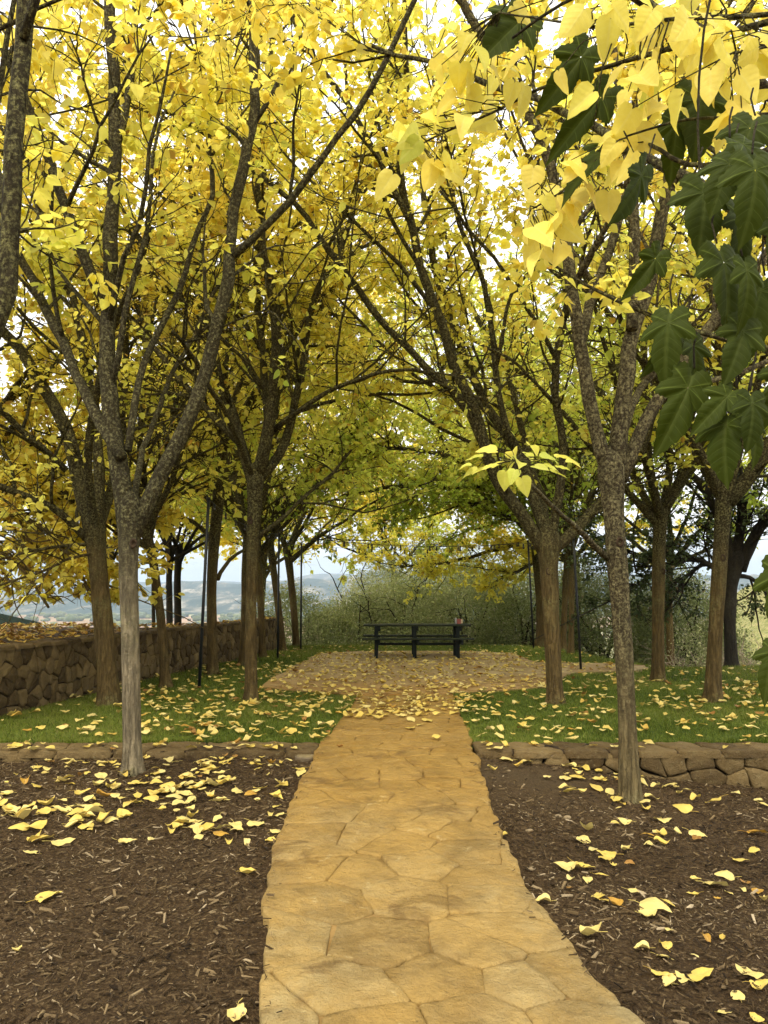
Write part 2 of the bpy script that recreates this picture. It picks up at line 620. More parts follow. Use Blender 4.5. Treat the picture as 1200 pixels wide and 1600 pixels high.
sc.view_settings.view_transform = 'Standard'
sc.view_settings.look = 'None'
sc.view_settings.exposure = 1.03
sc.view_settings.gamma = 1
cy = sc.cycles
cy.use_denoising = True
cy.max_bounces = 12
cy.diffuse_bounces = 8
cy.glossy_bounces = 2
cy.transmission_bounces = 8
cy.volume_bounces = 0
cy.use_adaptive_sampling = True
cy.adaptive_threshold = .02
cy.caustics_reflective = False
cy.caustics_refractive = False

# ================================================================== THE SETTING
# ---- edges of the path traced on the ground
L_PIX = [(412, 1640), (412, 1600), (412, 1500), (414, 1430), (419, 1390), (426, 1350), (438, 1300), (458, 1250), (483, 1200), (505, 1160), (528, 1130), (548, 1105), (560, 1084)]
R_PIX = [(1030, 1640), (992, 1600), (905, 1500), (868, 1450), (834, 1400), (806, 1350), (782, 1300), (763, 1250), (748, 1200), (734, 1150), (721, 1120), (713, 1100), (708, 1084)]
LW = np.array([G(*p)[:2] for p in L_PIX])
RW = np.array([G(*p)[:2] for p in R_PIX])
LW = np.vstack([[LW[0, 0] + .0, -3.0], LW])
RW = np.vstack([[RW[0, 0] + .55, -3.0], RW])


def lx(y):
    return np.interp(y, LW[:, 1], LW[:, 0])


def rx(y):
    return np.interp(y, RW[:, 1], RW[:, 0])


WY0, WY1 = 7.55, 8.02      # front and back of the low edging wall


def mulch_z(x, y):
    x, y = np.asarray(x, float), np.asarray(y, float)
    dr = np.maximum(x - rx(y), 0)
    dl = np.maximum(lx(y) - x, 0)
    z = -.055 - .108 * np.minimum(dr, 6) - .012 * np.minimum(dl, 4)
    p = np.stack([x, y], -1)
    z = z + .022 * fbm(p, 1.3, 3, 5) * np.clip(np.maximum(dr, dl) * 3, .1, 1)
    return z


def lawn_edge(x):
    t = np.clip((np.asarray(x, float) - 4.2) / 1.6, 0, 1)
    t = t * t * (3 - 2 * t)
    return 22.3 - 6.1 * t


def lawn_z(x, y):
    x, y = np.asarray(x, float), np.asarray(y, float)
    p = np.stack([x, y], -1)
    z = .012 * fbm(p, .5, 3, 9)
    over = np.maximum(y - lawn_edge(x), 0)
    z = z - .30 * over - .04 * over ** 2
    left = np.maximum(-x - 9.5, 0)
    return z


def grid(x0, x1, y0, y1, nx, ny, zf):
    xs, ys = np.linspace(x0, x1, nx), np.linspace(y0, y1, ny)
    X, Y = np.meshgrid(xs, ys)
    Z = zf(X, Y)
    v = np.stack([X, Y, Z], -1).reshape(-1, 3)
    i = np.arange(ny - 1)[:, None] * nx + np.arange(nx - 1)[None]
    q = np.stack([i, i + 1, i + nx + 1, i + nx], -1).reshape(-1, 4)
    return v, q


# ---- one big terrain sheet: knoll, slope, valley plain out to the hills
PLAIN = -60.0


def terrain_z(x, y):
    r = np.hypot(x * .9, y - 5)
    t = np.maximum(r - 19, 0)
    z = -.75 - .22 * t
    k = np.maximum(t - 225, 0)
    z = np.maximum(z, PLAIN + 0 * t)
    return z


m = MB()
rads = np.concatenate([np.linspace(0, 20, 12), np.geomspace(21, 9000, 70)])
ang = np.linspace(0, 2 * math.pi, 145)[:-1]
RR, AA = np.meshgrid(rads, ang, indexing='ij')
X, Y = RR * np.sin(AA) / .9, RR * np.cos(AA) + 5
Z = terrain_z(X, Y) + np.clip((RR - 40) / 300, 0, 1) * 1.2 * fbm(np.stack([X, Y], -1), .01, 3, 3)
nA = len(ang)
i = np.arange(len(rads) - 1)[:, None] * nA
j = np.arange(nA)[None]
q = np.stack([i + j, i + nA + j, i + nA + (j + 1) % nA, i + (j + 1) % nA], -1).reshape(-1, 4)[:, ::-1]
m.add(np.stack([X, Y, Z], -1), [q])
tag(m.build('ground', M_valley, smooth=True), kind='structure')

# ---- hills across the valley
m = MB()


def hill_z(X, Y, seed, top):
    p = np.stack([X, Y], -1)
    t = np.clip((Y - 2150) / 1500, 0, 1)
    prof = np.interp(X, [-3500, -1700, -1450, -900, -600, 0, 500, 1500, 3500], [60, 62, 70, 108, 118, 165, 175, 150, 160])
    n = 1 - np.abs(fbm(p, .0014, 5, seed))
    return PLAIN - 3 + prof * (t * t * (3 - 2 * t)) * (.55 + .45 * n) + 26 * fbm(p, .004, 4, seed + 3) * t


v, q = grid(-4200, 4200, 2100, 4600, 260, 90, lambda X, Y: hill_z(X, Y, 21, 1))
m.add(v, [q])
tag(m.build('hills', M_hill, smooth=True), kind='structure')
m = MB()
v, q = grid(-6000, 6000, 5200, 6200, 160, 12, lambda X, Y: PLAIN + (95 + 120 * np.clip((X + 2500) / 3500, -.2, 1) + 45 * fbm(np.stack([X, Y * 0], -1), .0011, 4, 8)) * np.clip((Y - 5200) / 700, 0, 1) + 10 * 0)
m.add(v, [q])
tag(m.build('distant_ridge', M_hill, smooth=True), kind='structure')

# ---- pale slope rising at the far side on the right
m = MB()
v, q = grid(26, 190, 70, 190, 90, 60, lambda X, Y: terrain_z(X, Y) + np.clip((X - 28) / 60, 0, 1) ** 1.2 * np.clip((Y - 70) / 60, 0, 1) * 44 + .8 * fbm(np.stack([X, Y], -1), .08, 4, 2) - .5)
m.add(v, [q])
tag(m.build('hillside', M_slope, smooth=True), kind='structure')

# ---- far tree lines on the plain
m = MB()
PHI = (1 + 5 ** .5) / 2
ico = norm(np.array([(-1, PHI, 0), (1, PHI, 0), (-1, -PHI, 0), (1, -PHI, 0), (0, -1, PHI), (0, 1, PHI), (0, -1, -PHI), (0, 1, -PHI), (PHI, 0, -1), (PHI, 0, 1), (-PHI, 0, -1), (-PHI, 0, 1)], float))
icof = np.array([(0, 11, 5), (0, 5, 1), (0, 1, 7), (0, 7, 10), (0, 10, 11), (1, 5, 9), (5, 11, 4), (11, 10, 2), (10, 7, 6), (7, 1, 8), (3, 9, 4), (3, 4, 2), (3, 2, 6), (3, 6, 8), (3, 8, 9), (4, 9, 5), (2, 4, 11), (6, 2, 10), (8, 6, 7), (9, 8, 1)])
for k in range(2600):
    band = rng.choice([1250, 1500, 1750, 1950, 2080, 2150], p=[.1, .12, .18, .2, .2, .2])
    yy = band + rng.normal(0, 14)
    xx = rng.uniform(-1600, 1600)
    if noise(np.array([xx, yy]), .006, 4) < -.1 and rng.random() < .85:
        continue
    r = rng.uniform(4, 10)
    vv = ico * r * (1 + .35 * rng.uniform(-1, 1, (12, 1))) * np.array([1.3, 1.2, .8]) + np.array([xx, yy, PLAIN + r * .6])
    m.add(vv, [icof], (rng.uniform(0, 1), rng.uniform(0, 1), 0, 1))
tag(m.build('far_woods', M_oakleaf, smooth=True, colname='leafdata'), 'dark tree lines crossing the valley floor', 'woods', kind='stuff')

# ---- mulch bed
m = MB()
v, q = grid(-9, 9, -3, WY0 + .2, 300, 190, mulch_z)
v[:, 2] += .012 * fbm(v, 9, 3, 31) + .010 * noise(v, 28, 33)
m.add(v, [q])
tag(m.build('mulch_ground', M_mulch, smooth=True), kind='structure')

# ---- lawn (soil sheet), with the paved area left out of the grass
v, q = grid(-9.5, 13, WY1 - .15, 27, 150, 130, lambda X, Y: lawn_z(X, Y) - .02)
m = MB()
m.add(v, [q])
tag(m.build('lawn', M_lawn, smooth=True), kind='structure')

PATIO_PIX = [(560, 1087), (500, 1083), (440, 1080), (404, 1075), (425, 1062), (452, 1046), (480, 1032), (500, 1022), (560, 1018.5), (650, 1018), (740, 1018.5), (800, 1022), (822, 1030), (838, 1036), (900, 1037),
             (960, 1038), (1010, 1041), (1012, 1046), (975, 1050), (905, 1052), (882, 1058), (878, 1066), (850, 1076), (780, 1081), (712, 1085)]
PW = np.array([G(*p)[:2] for p in PATIO_PIX])


def inside(poly, x, y):
    x, y = np.asarray(x), np.asarray(y)
    r = np.zeros(x.shape, bool)
    n = len(poly)
    for a in range(n):
        x0, y0 = poly[a]
        x1, y1 = poly[(a + 1) % n]
        if y0 == y1:
            continue
        c = ((y0 > y) != (y1 > y)) & (x < (x1 - x0) * (y - y0) / (y1 - y0) + x0)
        r ^= c
    return r


def flat_poly(poly, z, thick, name, mat, wob=.0):
    pts = []
    n = len(poly)
    for a in range(n):
        p0, p1 = poly[a], poly[(a + 1) % n]
        k = max(1, int(np.hypot(*(p1 - p0)) / .15))
        for t in range(k):
            p = p0 + (p1 - p0) * t / k
            pts.append(p + wob * np.array([noise(np.array([p[0], p[1]]), 3, 1), noise(np.array([p[0], p[1]]), 3, 2)]))
    pts = np.array(pts)
    n = len(pts)
    m = MB()
    top = np.c_[pts, np.full(n, z)]
    bot = np.c_[pts, np.full(n, z - thick)]
    m.add(np.vstack([top, bot]), [[list(range(n))], [[a, (a + 1) % n, n + (a + 1) % n, n + a][::-1] for a in range(n)]])
    return m.build(name, mat)


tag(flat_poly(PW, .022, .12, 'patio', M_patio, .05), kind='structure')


# ---- irregular stones: Voronoi cells clipped to a rectangle in (s, t)
def clip_poly(poly, nrm, c):
    out = []
    for a in range(len(poly)):
        p, q_ = poly[a], poly[(a + 1) % len(poly)]
        dp, dq = p @ nrm - c, q_ @ nrm - c
        if dp <= 0:
            out.append(p)
        if (dp < 0) != (dq < 0) and abs(dp - dq) > 1e-12:
            out.append(p + (q_ - p) * dp / (dp - dq))
    return out


def cells(w, h, sx, sy, seed, jit=.42, brick=False):
    r = np.random.default_rng(seed)
    nx, ny = max(1, round(w / sx)), max(1, round(h / sy))
    S = []
    for b in range(ny):
        for a in range(nx):
            S.append([(a + .5 + (.5 if b % 2 else 0) * .9 + r.uniform(-jit, jit)) * w / nx, (b + .5 + r.uniform(-jit, jit) * .9) * h / ny])
    S = np.array(S)
    res = []
    for k, s_ in enumerate(S):
        poly = [np.array(p, float) for p in ((0, 0), (w, 0), (w, h), (0, h))]
        d = np.hypot(*(S - s_).T)
        for j in np.argsort(d)[1:22]:
            nn = S[j] - s_
            c = (S[j] + s_) / 2 @ nn
            poly = clip_poly(poly, nn, c)
            if len(poly) < 3:
                break
        if len(poly) >= 3:
            res.append(np.array(poly))
    return res


def area(p):
    x, y = p[:, 0], p[:, 1]
    return .5 * abs(np.dot(x, np.roll(y, -1)) - np.dot(y, np.roll(x, -1)))


def stone_rings(poly, gap, hts, insets, r, rough=.01, cut=1, fl=1.0):
    """outline -> smoothed -> concentric rings in (s,t,h); returns verts, quads, tris"""
    if area(poly) < .0003:
        return None
    c = poly.mean(0)
    p = poly
    for _ in range(cut):   # cut corners
        a, b = p, np.roll(p, -1, 0)
        L = np.linalg.norm(b - a, axis=1, keepdims=True)
        k = np.clip(.022 * fl / np.maximum(L, 1e-4), .04, .22)
        p = np.stack([a + (b - a) * k, a + (b - a) * (1 - k)], 1).reshape(-1, 2)
    # densify
    q_ = []
    for a in range(len(p)):
        p0, p1 = p[a], p[(a + 1) % len(p)]
        n = max(1, int(np.hypot(*(p1 - p0)) / .06))
        for t in range(n):
            q_.append(p0 + (p1 - p0) * t / n)
    p = np.array(q_)
    size = math.sqrt(area(poly))
    p = p + rough * np.stack([noise(p * 9, 1, r), noise(p * 9, 1, r + 7)], -1)
    n = len(p)
    V = []
    for h, ins in zip(hts, insets):
        sc_ = 1 - min(.95, (gap + ins) / (size * .5))
        ring = c + (p - c) * sc_
        hh = np.full(n, h)
        if h > 0:
            hh = hh + fl * (.012 * noise(ring * 1.0, 9, r + 3) + .008 * noise(ring * 1.0, 24, r + 5)) * (size > .08)
        V.append(np.c_[ring, hh])
    V.append(np.r_[c, hts[-1] + .004][None])
    V = np.vstack(V)
    K = len(hts)
    q = [[a + k * n, (a + 1) % n + k * n, (a + 1) % n + (k + 1) * n, a + (k + 1) * n] for k in range(K - 1) for a in range(n)]
    t = [[(K - 1) * n + a, (K - 1) * n + (a + 1) % n, K * n] for a in range(n)]
    return V, q, t


# ---- path: a bed of flagstones following the traced edges
YA, YB = .2, 12.0


def path_map(s_, t_):
    y = YA + t_
    l, r_ = lx(y), rx(y)
    return l + (r_ - l) * s_ / 1.4, y


m = MB()
for k, poly in enumerate(cells(1.4, YB - YA, .34, .40, 5, .43)):
    R = stone_rings(poly, .0012, [-.07, -.004, .002, .004, .005], [0, 0, .005, .03, .09], k, .012, fl=.5)
    if R is None:
        continue
    V, q, t = R
    edge = (V[:, 0] < .02) | (V[:, 0] > 1.38)
    x, y = path_map(V[:, 0], V[:, 1])
    jag = np.where(V[:, 0] < .15, -1, np.where(V[:, 0] > 1.25, 1, 0)) * (.03 * noise(np.c_[x, y], 3.3, 3) + .015 * noise(np.c_[x, y], 12, 4) + .01)
    tilt = rng.uniform(-.012, .012, 2)
    cx, cy_ = x.mean(), y.mean()
    z = V[:, 2] + (x - cx) * tilt[0] + (y - cy_) * tilt[1] + rng.uniform(-.004, .005) + .006 * noise(np.c_[x, y], 2.2, 9) + .004 * fbm(np.c_[x, y], 8, 3, 19)
    m.add(np.c_[x + jag, y, z], [q, t], (rng.uniform(0, 1), rng.uniform(), 0, 1), 0)
ys = np.linspace(YA, YB, 80)
top = np.r_[np.c_[lx(ys) + .03, ys, np.full(80, -.011)], np.c_[rx(ys) - .03, ys, np.full(80, -.011)]]
bot = top.copy()
bot[:, 2] = -.16
vv = np.r_[top, bot]
qs = []
for a in range(79):
    qs += [[a, 80 + a, 81 + a, a + 1], [a, a + 1, 161 + a, 160 + a], [80 + a, 240 + a, 241 + a, 81 + a]]
m.add(vv, [qs], (.5, .5, 0, 1), 1)
tag(m.build('path', [M_path, M_mortar], smooth=True, colname='stonedata'), kind='structure')


# ---- low edging walls on both sides of the path
def edging(name, x0, x1, hf, label, cat, seed, group=None, mat=M_wall_light):
    root = empty(name, ((x0 + x1) / 2, (WY0 + WY1) / 2, -.3), label, cat, group)
    cap, face = MB(), MB()
    # cap stones
    for k, poly in enumerate(cells(x1 - x0, WY1 - WY0, .40, .23, seed, .40)):
        R = stone_rings(poly, .003, [-.06, -.008, .002, .006, .008], [0, 0, .008, .03, .08], k + seed * 50, .012)
        if R is None:
            continue
        V, q, t = R
        cap.add(np.c_[V[:, 0] + x0, V[:, 1] + WY0 + np.where(V[:, 1] < .05, .02 * noise(V * 1.0, 4, seed), 0), V[:, 2] + rng.uniform(-.005, .004)], [q, t], (rng.uniform(0, .8), 0, 0, 1), 0)
    cap.box(((x0 + x1) / 2, (WY0 + WY1) / 2 + .01, -.045), (x1 - x0 - .02, WY1 - WY0 - .05, .075), mat=1)
    # face
    H = .74
    for k, poly in enumerate(cells(x1 - x0, H, .27, .18, seed + 1, .46)):
        R = stone_rings(poly, .0045, [-.05, .0, .010, .018, .020], [0, 0, .006, .024, .06], k + seed * 70, .016, fl=.7)
        if R is None:
            continue
        V, q, t = R
        face.add(np.c_[V[:, 0] + x0, WY0 + .035 - V[:, 2] - rng.uniform(0, .012), -.022 - H + V[:, 1]], [q, t], (rng.uniform(0, 1), 0, 0, 1), 0)
    face.box(((x0 + x1) / 2, (WY0 + WY1) / 2 + .04, -.44), (x1 - x0 - .02, WY1 - WY0 - .12, .64), mat=1)
    loc = np.array(root.location)
    for mb, nm in ((cap, 'cap'), (face, 'stone_face')):
        mb.build(nm, [mat, M_mortar_dark], root, smooth=True, loc=loc, colname='stonedata')
    return root


xl, xr = float(lx(7.8)), float(rx(7.8))
edging('stone_edging', -9, xl - .02, .06, 'low flush stone edging between the dark mulch and the shaded lawn below the tall wall', 'edging', 3, 'stone edges of the lawn')
edging('low_stone_wall', xr + .02, 8.6, .4, 'knee high stone retaining wall behind the speckled trunk, growing taller away from the path', 'stone wall', 8, 'stone edges of the lawn')

# ---- tall stone wall beside the lawn
WP = np.array([(-6.4, 5.2), (-5.3, 7.6), (-4.82, 9.3), (-4.55, 11.0), (-4.28, 13.2), (-3.95, 15.2), (-3.40, 17.6), (-2.98, 20.2), (-2.85, 22.0)])
seg = np.r_[0, np.cumsum(np.hypot(*(WP[1:] - WP[:-1]).T))]
WL = seg[-1]


def wall_at(s_, off=0.0):
    s_ = np.clip(s_, 0, WL)
    x, y = np.interp(s_, seg, WP[:, 0]), np.interp(s_, seg, WP[:, 1])
    x2, y2 = np.interp(np.clip(s_ + .2, 0, WL), seg, WP[:, 0]), np.interp(np.clip(s_ + .2, 0, WL), seg, WP[:, 1])
    x1, y1 = np.interp(np.clip(s_ - .2, 0, WL), seg, WP[:, 0]), np.interp(np.clip(s_ - .2, 0, WL), seg, WP[:, 1])
    tx, ty = x2 - x1, y2 - y1
    n = np.hypot(tx, ty) + 1e-9
    return x + off * ty / n, y - off * tx / n     # + off = towards the lawn


WH = .84
root = empty('tall_stone_wall', (-4.5, 12, 0), 'waist high dark fieldstone wall with a leaf covered top running back beside the lawn', 'stone wall')
face, cap = MB(), MB()
for k, poly in enumerate(cells(WL, WH + .12, .19, .20, 14, .48)):
    R = stone_rings(poly, .0045, [-.06, .0, .008, .015, .017], [0, 0, .006, .022, .06], k + 900, .016, fl=.6)
    if R is None:
        continue
    V, q, t = R
    x, y = wall_at(V[:, 0], V[:, 2] - .03 + rng.uniform(0, .02))
    face.add(np.c_[x, y, V[:, 1] - .14], [q, t], (rng.uniform(0, 1) ** 1.3, 0, 0, 1), 0)
S_ = np.linspace(0, WL, 90)
xa, ya = wall_at(S_, -.045)
xb, yb = wall_at(S_, -.50)
n = len(S_)
vv = np.r_[np.c_[xa, ya, np.full(n, -.3)], np.c_[xa, ya, np.full(n, WH - .035)], np.c_[xb, yb, np.full(n, WH - .035)], np.c_[xb, yb, np.full(n, -2.0)]]
qs = [[k * n + a, k * n + a + 1, (k + 1) * n + a + 1, (k + 1) * n + a][::-1] for k in range(3) for a in range(n - 1)]
face.add(vv, [qs, [[n - 1, 2 * n - 1, 3 * n - 1, 4 * n - 1]]], (.5, 0, 0, 1), 1)
for k, poly in enumerate(cells(WL, .54, .42, .36, 15, .3)):
    R = stone_rings(poly, .006, [-.05, -.012, .006, .010], [0, 0, .012, .05], k + 1900, .012)
    if R is None:
        continue
    V, q, t = R
    x, y = wall_at(V[:, 0], -V[:, 1] + .03)
    cap.add(np.c_[x, y, WH + V[:, 2] + rng.uniform(-.006, .006)], [q, t], (rng.uniform(0, .6), 0, 0, 1), 0)
loc = np.array(root.location)
face.build('stone_face', [M_wall, M_mortar_dark], root, smooth=True, loc=loc, colname='stonedata')
cap.build('cap', [M_wall, M_mortar_dark], root, smooth=True, loc=loc, colname='stonedata')

# ---- raised planting bed behind the wall
bs = np.linspace(0, WL, 60)
bx, by = wall_at(bs, -.49)
k = by < 16.2
front = np.c_[bx[k], by[k]]
poly = np.vstack([front, [[-7.0, 16.2], [-14, 16.4], [-14, 5.0]]])
tag(flat_poly(poly, WH - .03, 2.6, 'raised_bed', M_mulch, 0), kind='structure')

# ================================================================== LEAVES
LEAF_V = np.array([(0, 0, 0), (0, .34, 0), (0, .70, 0), (0, 1.0, 0), (-.30, .16, 0), (-.40, .44, 0), (-.22, .76, 0), (.30, .16, 0), (.40, .44, 0), (.22, .76, 0)], float)
LEAF_Q = np.array([(0, 1, 5, 4), (1, 2, 6, 5), (0, 7, 8, 1), (1, 8, 9, 2)])
LEAF_T = np.array([(2, 3, 6), (2, 9, 3)])
LEAF2_V = np.array([(0, 0, 0), (0, 1.0, 0), (-.37, .38, 0), (.37, .38, 0), (0, .45, 0)], float)
LEAF2_T = np.array([(0, 4, 2), (4, 1, 2), (0, 3, 4), (4, 3, 1)])


def leaves(mb, pos, ydir, nrm, length, data, lod=0, width=1.0, fold=.28, bend=.25, tmpl=None, mat=0):
    """vectorised leaf blades"""
    n = len(pos)
    if n == 0:
        return
    T = LEAF_V if lod == 0 else LEAF2_V
    y = norm(ydir)
    z = norm(nrm - (nrm * y).sum(-1, keepdims=True) * y)
    x = np.cross(y, z)
    fo = (fold * rng.uniform(.1, 1.3, n))[:, None]
    be = (bend * rng.uniform(-.4, 1.6, n))[:, None]
    lz = np.abs(T[:, 0])[None] * fo - (T[:, 1] ** 2)[None] * be
    W = (width * rng.uniform(.8, 1.15, n))[:, None]
    V = pos[:, None] + length[:, None, None] * (x[:, None] * (T[:, 0][None] * W)[..., None] + y[:, None] * T[:, 1][None, :, None] + z[:, None] * lz[..., None])
    k = len(T)
    off = (np.arange(n) * k)[:, None, None]
    col = np.repeat(data, k, axis=0)
    if lod == 0:
        mb.add(V, [(LEAF_Q[None] + off).reshape(-1, 4), (LEAF_T[None] + off).reshape(-1, 3)], col, mat)
    else:
        mb.add(V, [(LEAF2_T[None] + off).reshape(-1, 3)], col, mat)


# ================================================================== TREES
def resample(pts, K):
    pts = np.asarray(pts, float)
    d = np.r_[0, np.cumsum(np.linalg.norm(pts[1:] - pts[:-1], axis=1))]
    t = np.linspace(0, d[-1], K)
    return np.stack([np.interp(t, d, pts[:, k]) for k in range(3)], -1)


def smooth(pts, it=2):
    p = pts.copy()
    for _ in range(it):
        p[1:-1] = p[1:-1] * .5 + (p[:-2] + p[2:]) * .25
    return p


def wiggle(pts, amp, freq=2.0):
    s = rng.uniform(0, 100, 3)
    n = np.stack([noise(pts + s[k], freq, k) for k in range(3)], -1)
    t = np.linspace(0, 1, len(pts))[:, None]
    return pts + n * amp * np.minimum(1, t * 3)


def curve(p0, d, L, K, up=.15, wig=.25, outw=None):
    """a growing shoot: heading turns a little at every step"""
    pts = [np.array(p0, float)]
    d = norm(np.array(d, float))
    for k in range(K - 1):
        d = norm(d + rng.normal(0, wig, 3) / math.sqrt(K) + np.array([0, 0, up / K]))
        pts.append(pts[-1] + d * L / (K - 1))
    return np.array(pts)


def perp_dir(t, ang, upb=.0):
    a = rng.uniform(0, 2 * math.pi)
    r = np.cross(t, [0.2, .1, 1]) if abs(t[2]) < .95 else np.cross(t, [1, 0, 0])
    r = norm(r)
    r2 = np.cross(t, r)
    v = t * math.cos(ang) + (r * math.cos(a) + r2 * math.sin(a)) * math.sin(ang)
    v[2] += upb
    return norm(v)


COUNT = [0]


def tree(name, base, trunk, limbs, label, group='yellow leaved trees in two rows', bark=None, tint=.3, tvar=.18, dens=1.0, zmin=2.75, lod=0, leaf=.115,
         twigs=1.0, spread=1.0, keep=None, autol=None, leafmat=None, flare=.75, reach=1.0, brown=.12, cat='tree', nleaf=9, zslope=.0, front=.72, bare=.25, low=.085):
    """trunk: list of (point, radius); limbs: list of (points, r0, r1, sprout)"""
    bark = bark or M_bark
    leafmat = leafmat or M_leaf
    wood, crown = MB(), MB()
    base = np.array(base, float)
    tp = np.array([p for p, r in trunk])
    tr = np.array([r for p, r in trunk])
    K = 26
    d = np.r_[0, np.cumsum(np.linalg.norm(tp[1:] - tp[:-1], axis=1))]
    t = np.linspace(0, d[-1], K)
    p = np.stack([np.interp(t, d, tp[:, k]) for k in range(3)], -1)
    r = np.interp(t, d, tr) * .72
    p = smooth(p, 3)
    up_ = norm(p[-1] - p[-3])
    r = r * (1 + .10 * np.clip((t - t[-1] + .35) / .35, 0, 1))
    rtop = r[-1]
    p = np.vstack([p, p[-1] + up_ * rtop * np.array([.7, 1.3, 1.7])[:, None]])
    t = np.r_[t, t[-1] + rtop * np.array([.7, 1.3, 1.7])]
    r = np.r_[r, rtop * np.array([.88, .6, .12])]
    K = len(p)
    r = r * (1 + flare * np.exp(-t / .15)) * (1 + .04 * noise(np.c_[t * 3, t * 0 + base[0] * 3], 1, 3))
    # slightly irregular trunk section
    i0 = wood.n
    wood.tubes(p, r, 14)
    vt = wood.v[-1]
    ax = np.repeat(p, 14, axis=0)
    vec = vt - ax
    zz = ax[:, 2:3] - base[2]
    wob = 1 + .07 * noise(np.c_[vec[:, :2] * 9, ax[:, 2] * 1.3] + base[0], 1, 5)[:, None]
    angl = np.arctan2(vec[:, 1], vec[:, 0])
    root_ = 1 + (.20 * np.cos(angl * 5 + base[0] * 9) * np.exp(-zz[:, 0] / .10) * flare * 1.6)[:, None]
    wood.v[-1] = ax + vec * wob * root_
    limbs = list(limbs)
    top = p[-1]
    if autol:
        n, L, el0, el1 = autol
        a0 = rng.uniform(0, 6.28)
        for k in range(n):
            a = a0 + k * 6.283 / n + rng.uniform(-.35, .35)
            el = math.radians(rng.uniform(el0, el1))
            dd = np.array([math.cos(a) * math.cos(el) * spread, math.sin(a) * math.cos(el) * spread, math.sin(el)])
            Lk = L * rng.uniform(.8, 1.15)
            s0 = p[rng.integers(K - 7, K - 3)]
            limbs.append((curve(s0, dd, Lk, 9, .25, .3), rtop * rng.uniform(.5, .68), .012, 1.0))
    L1, L2 = [], []
    for pts, r0, r1, spr in limbs:
        pts = np.asarray(pts, float)
        length = np.linalg.norm(pts[1:] - pts[:-1], axis=1).sum()
        Kl = max(8, int(length / .22))
        q = resample(pts, Kl)
        q = smooth(q, 2)
        q = wiggle(q, .045, 1.6)
        q = wiggle(q, .018, 5)
        rr = r0 + (r1 - r0) * np.linspace(0, 1, Kl) ** .8
        rr = rr * (1 + .10 * noise(q, 4, 7))
        wood.tubes(q, rr, 9)
        if spr <= 0:
            continue
        nb = int(length / .42 * spr * dens)
        for b in range(nb):
            u = rng.uniform(.12, 1.0) if b > 1 else rng.uniform(.93, 1)
            k = min(Kl - 2, int(u * (Kl - 1)))
            tdir = norm(q[k + 1] - q[k])
            dd = perp_dir(tdir, math.radians(rng.uniform(28, 66)), .12)
            ln = rng.uniform(.9, 2.1) * reach * (1.15 - .45 * u)
            if rng.random() < .22:
                ln = rng.uniform(2.2, 3.6) * reach
            c = curve(q[k], dd, ln, 9, .10 if ln < 2.2 else .45, .42)
            L1.append((c, min(rr[k] * .55, .011 + .007 * ln), ln))
    L1 = [a for a in L1 if a[0][:, 2].mean() > zmin - .1 and (keep is None or keep(a[0]).mean() > .4)]
    A1 = [(c, r0) for c, r0, l in L1]
    if A1:
        Pn = np.array([c for c, _ in A1])
        R0 = np.array([r for _, r in A1])
        wood.tubes(Pn, R0[:, None] * np.linspace(1, .28, 9)[None] + .0015, 5)
    for c, r0, ln in L1:
        lf = .12 if rng.random() < bare else 1.0
        nb = max(2, int(ln / .21 * twigs))
        for b in range(nb):
            u = rng.uniform(.15, 1.0)
            k = min(7, int(u * 8))
            tdir = norm(c[k + 1] - c[k])
            dd = perp_dir(tdir, math.radians(rng.uniform(25, 70)), .02)
            l2 = rng.uniform(.35, .95) * reach
            L2.append((curve(c[k], dd, l2, 6, -.05, .5), min(r0 * .5, .007), lf))
    L2 = [a for a in L2 if a[0][:, 2].mean() > zmin - .1]
    if L2:
        P2 = np.array([c for c, _, _ in L2])
        R2 = np.array([r for _, r, _ in L2])
        wood.tubes(P2, R2[:, None] * np.linspace(1, .35, 6)[None] + .001, 4, cap=False)
        # L3 twigs, vectorised
        per = 3
        n3 = len(P2) * per
        src = np.repeat(np.arange(len(P2)), per)
        kk = rng.integers(1, 6, n3)
        st = P2[src, kk]
        td = norm(P2[src, kk] - P2[src, kk - 1])
        dd = norm(td + rng.normal(0, .65, (n3, 3)))
        l3 = rng.uniform(.14, .42, n3) * reach
        mid = st + dd * (l3 * .5)[:, None]
        d3 = norm(dd + rng.normal(0, .45, (n3, 3)) + np.array([0, 0, -.12]))
        end = mid + d3 * (l3 * .5)[:, None]
        P3 = np.stack([st, mid, end], 1)
        wood.tubes(P3, np.tile(np.array([.0030, .0024, .0016]), (n3, 1)), 3, cap=False)
        # leaves
        nl = nleaf
        N3 = n3 * nl
        s3 = np.repeat(np.arange(n3), nl)
        u = rng.uniform(.1, 1.0, N3)[:, None]
        pos = np.where(u < .5, st[s3] + (mid[s3] - st[s3]) * u * 2, mid[s3] + (end[s3] - mid[s3]) * (u * 2 - 1))
        n2_ = int(len(P2) * 4)
        s2_ = rng.integers(0, len(P2), n2_)
        k2_ = rng.integers(1, 6, n2_)
        pos = np.vstack([pos, P2[s2_, k2_]])
        LFY = np.array([a[2] for a in L2])
        leafy = np.r_[LFY[src[s3]], LFY[s2_]]
        tw = np.vstack([d3[s3], norm(P2[s2_, k2_] - P2[s2_, k2_ - 1])])
        NL = len(pos)
        # gaps: noise removes leaves in patches
        pat = noise(pos, 1.1, 77) + .6 * noise(pos, 2.7, 78)
        kp = (pat > -.62) | (rng.random(NL) < .35)
        kp &= rng.random(NL) < leafy
        zl = zmin + .35 * noise(pos, .9, 55) + zslope * (pos[:, 1] - base[1])
        kp &= pos[:, 2] > zl
        if keep is not None:
            kp &= keep(pos)
        rel = pos - base
        rh = np.hypot(rel[:, 0], rel[:, 1])
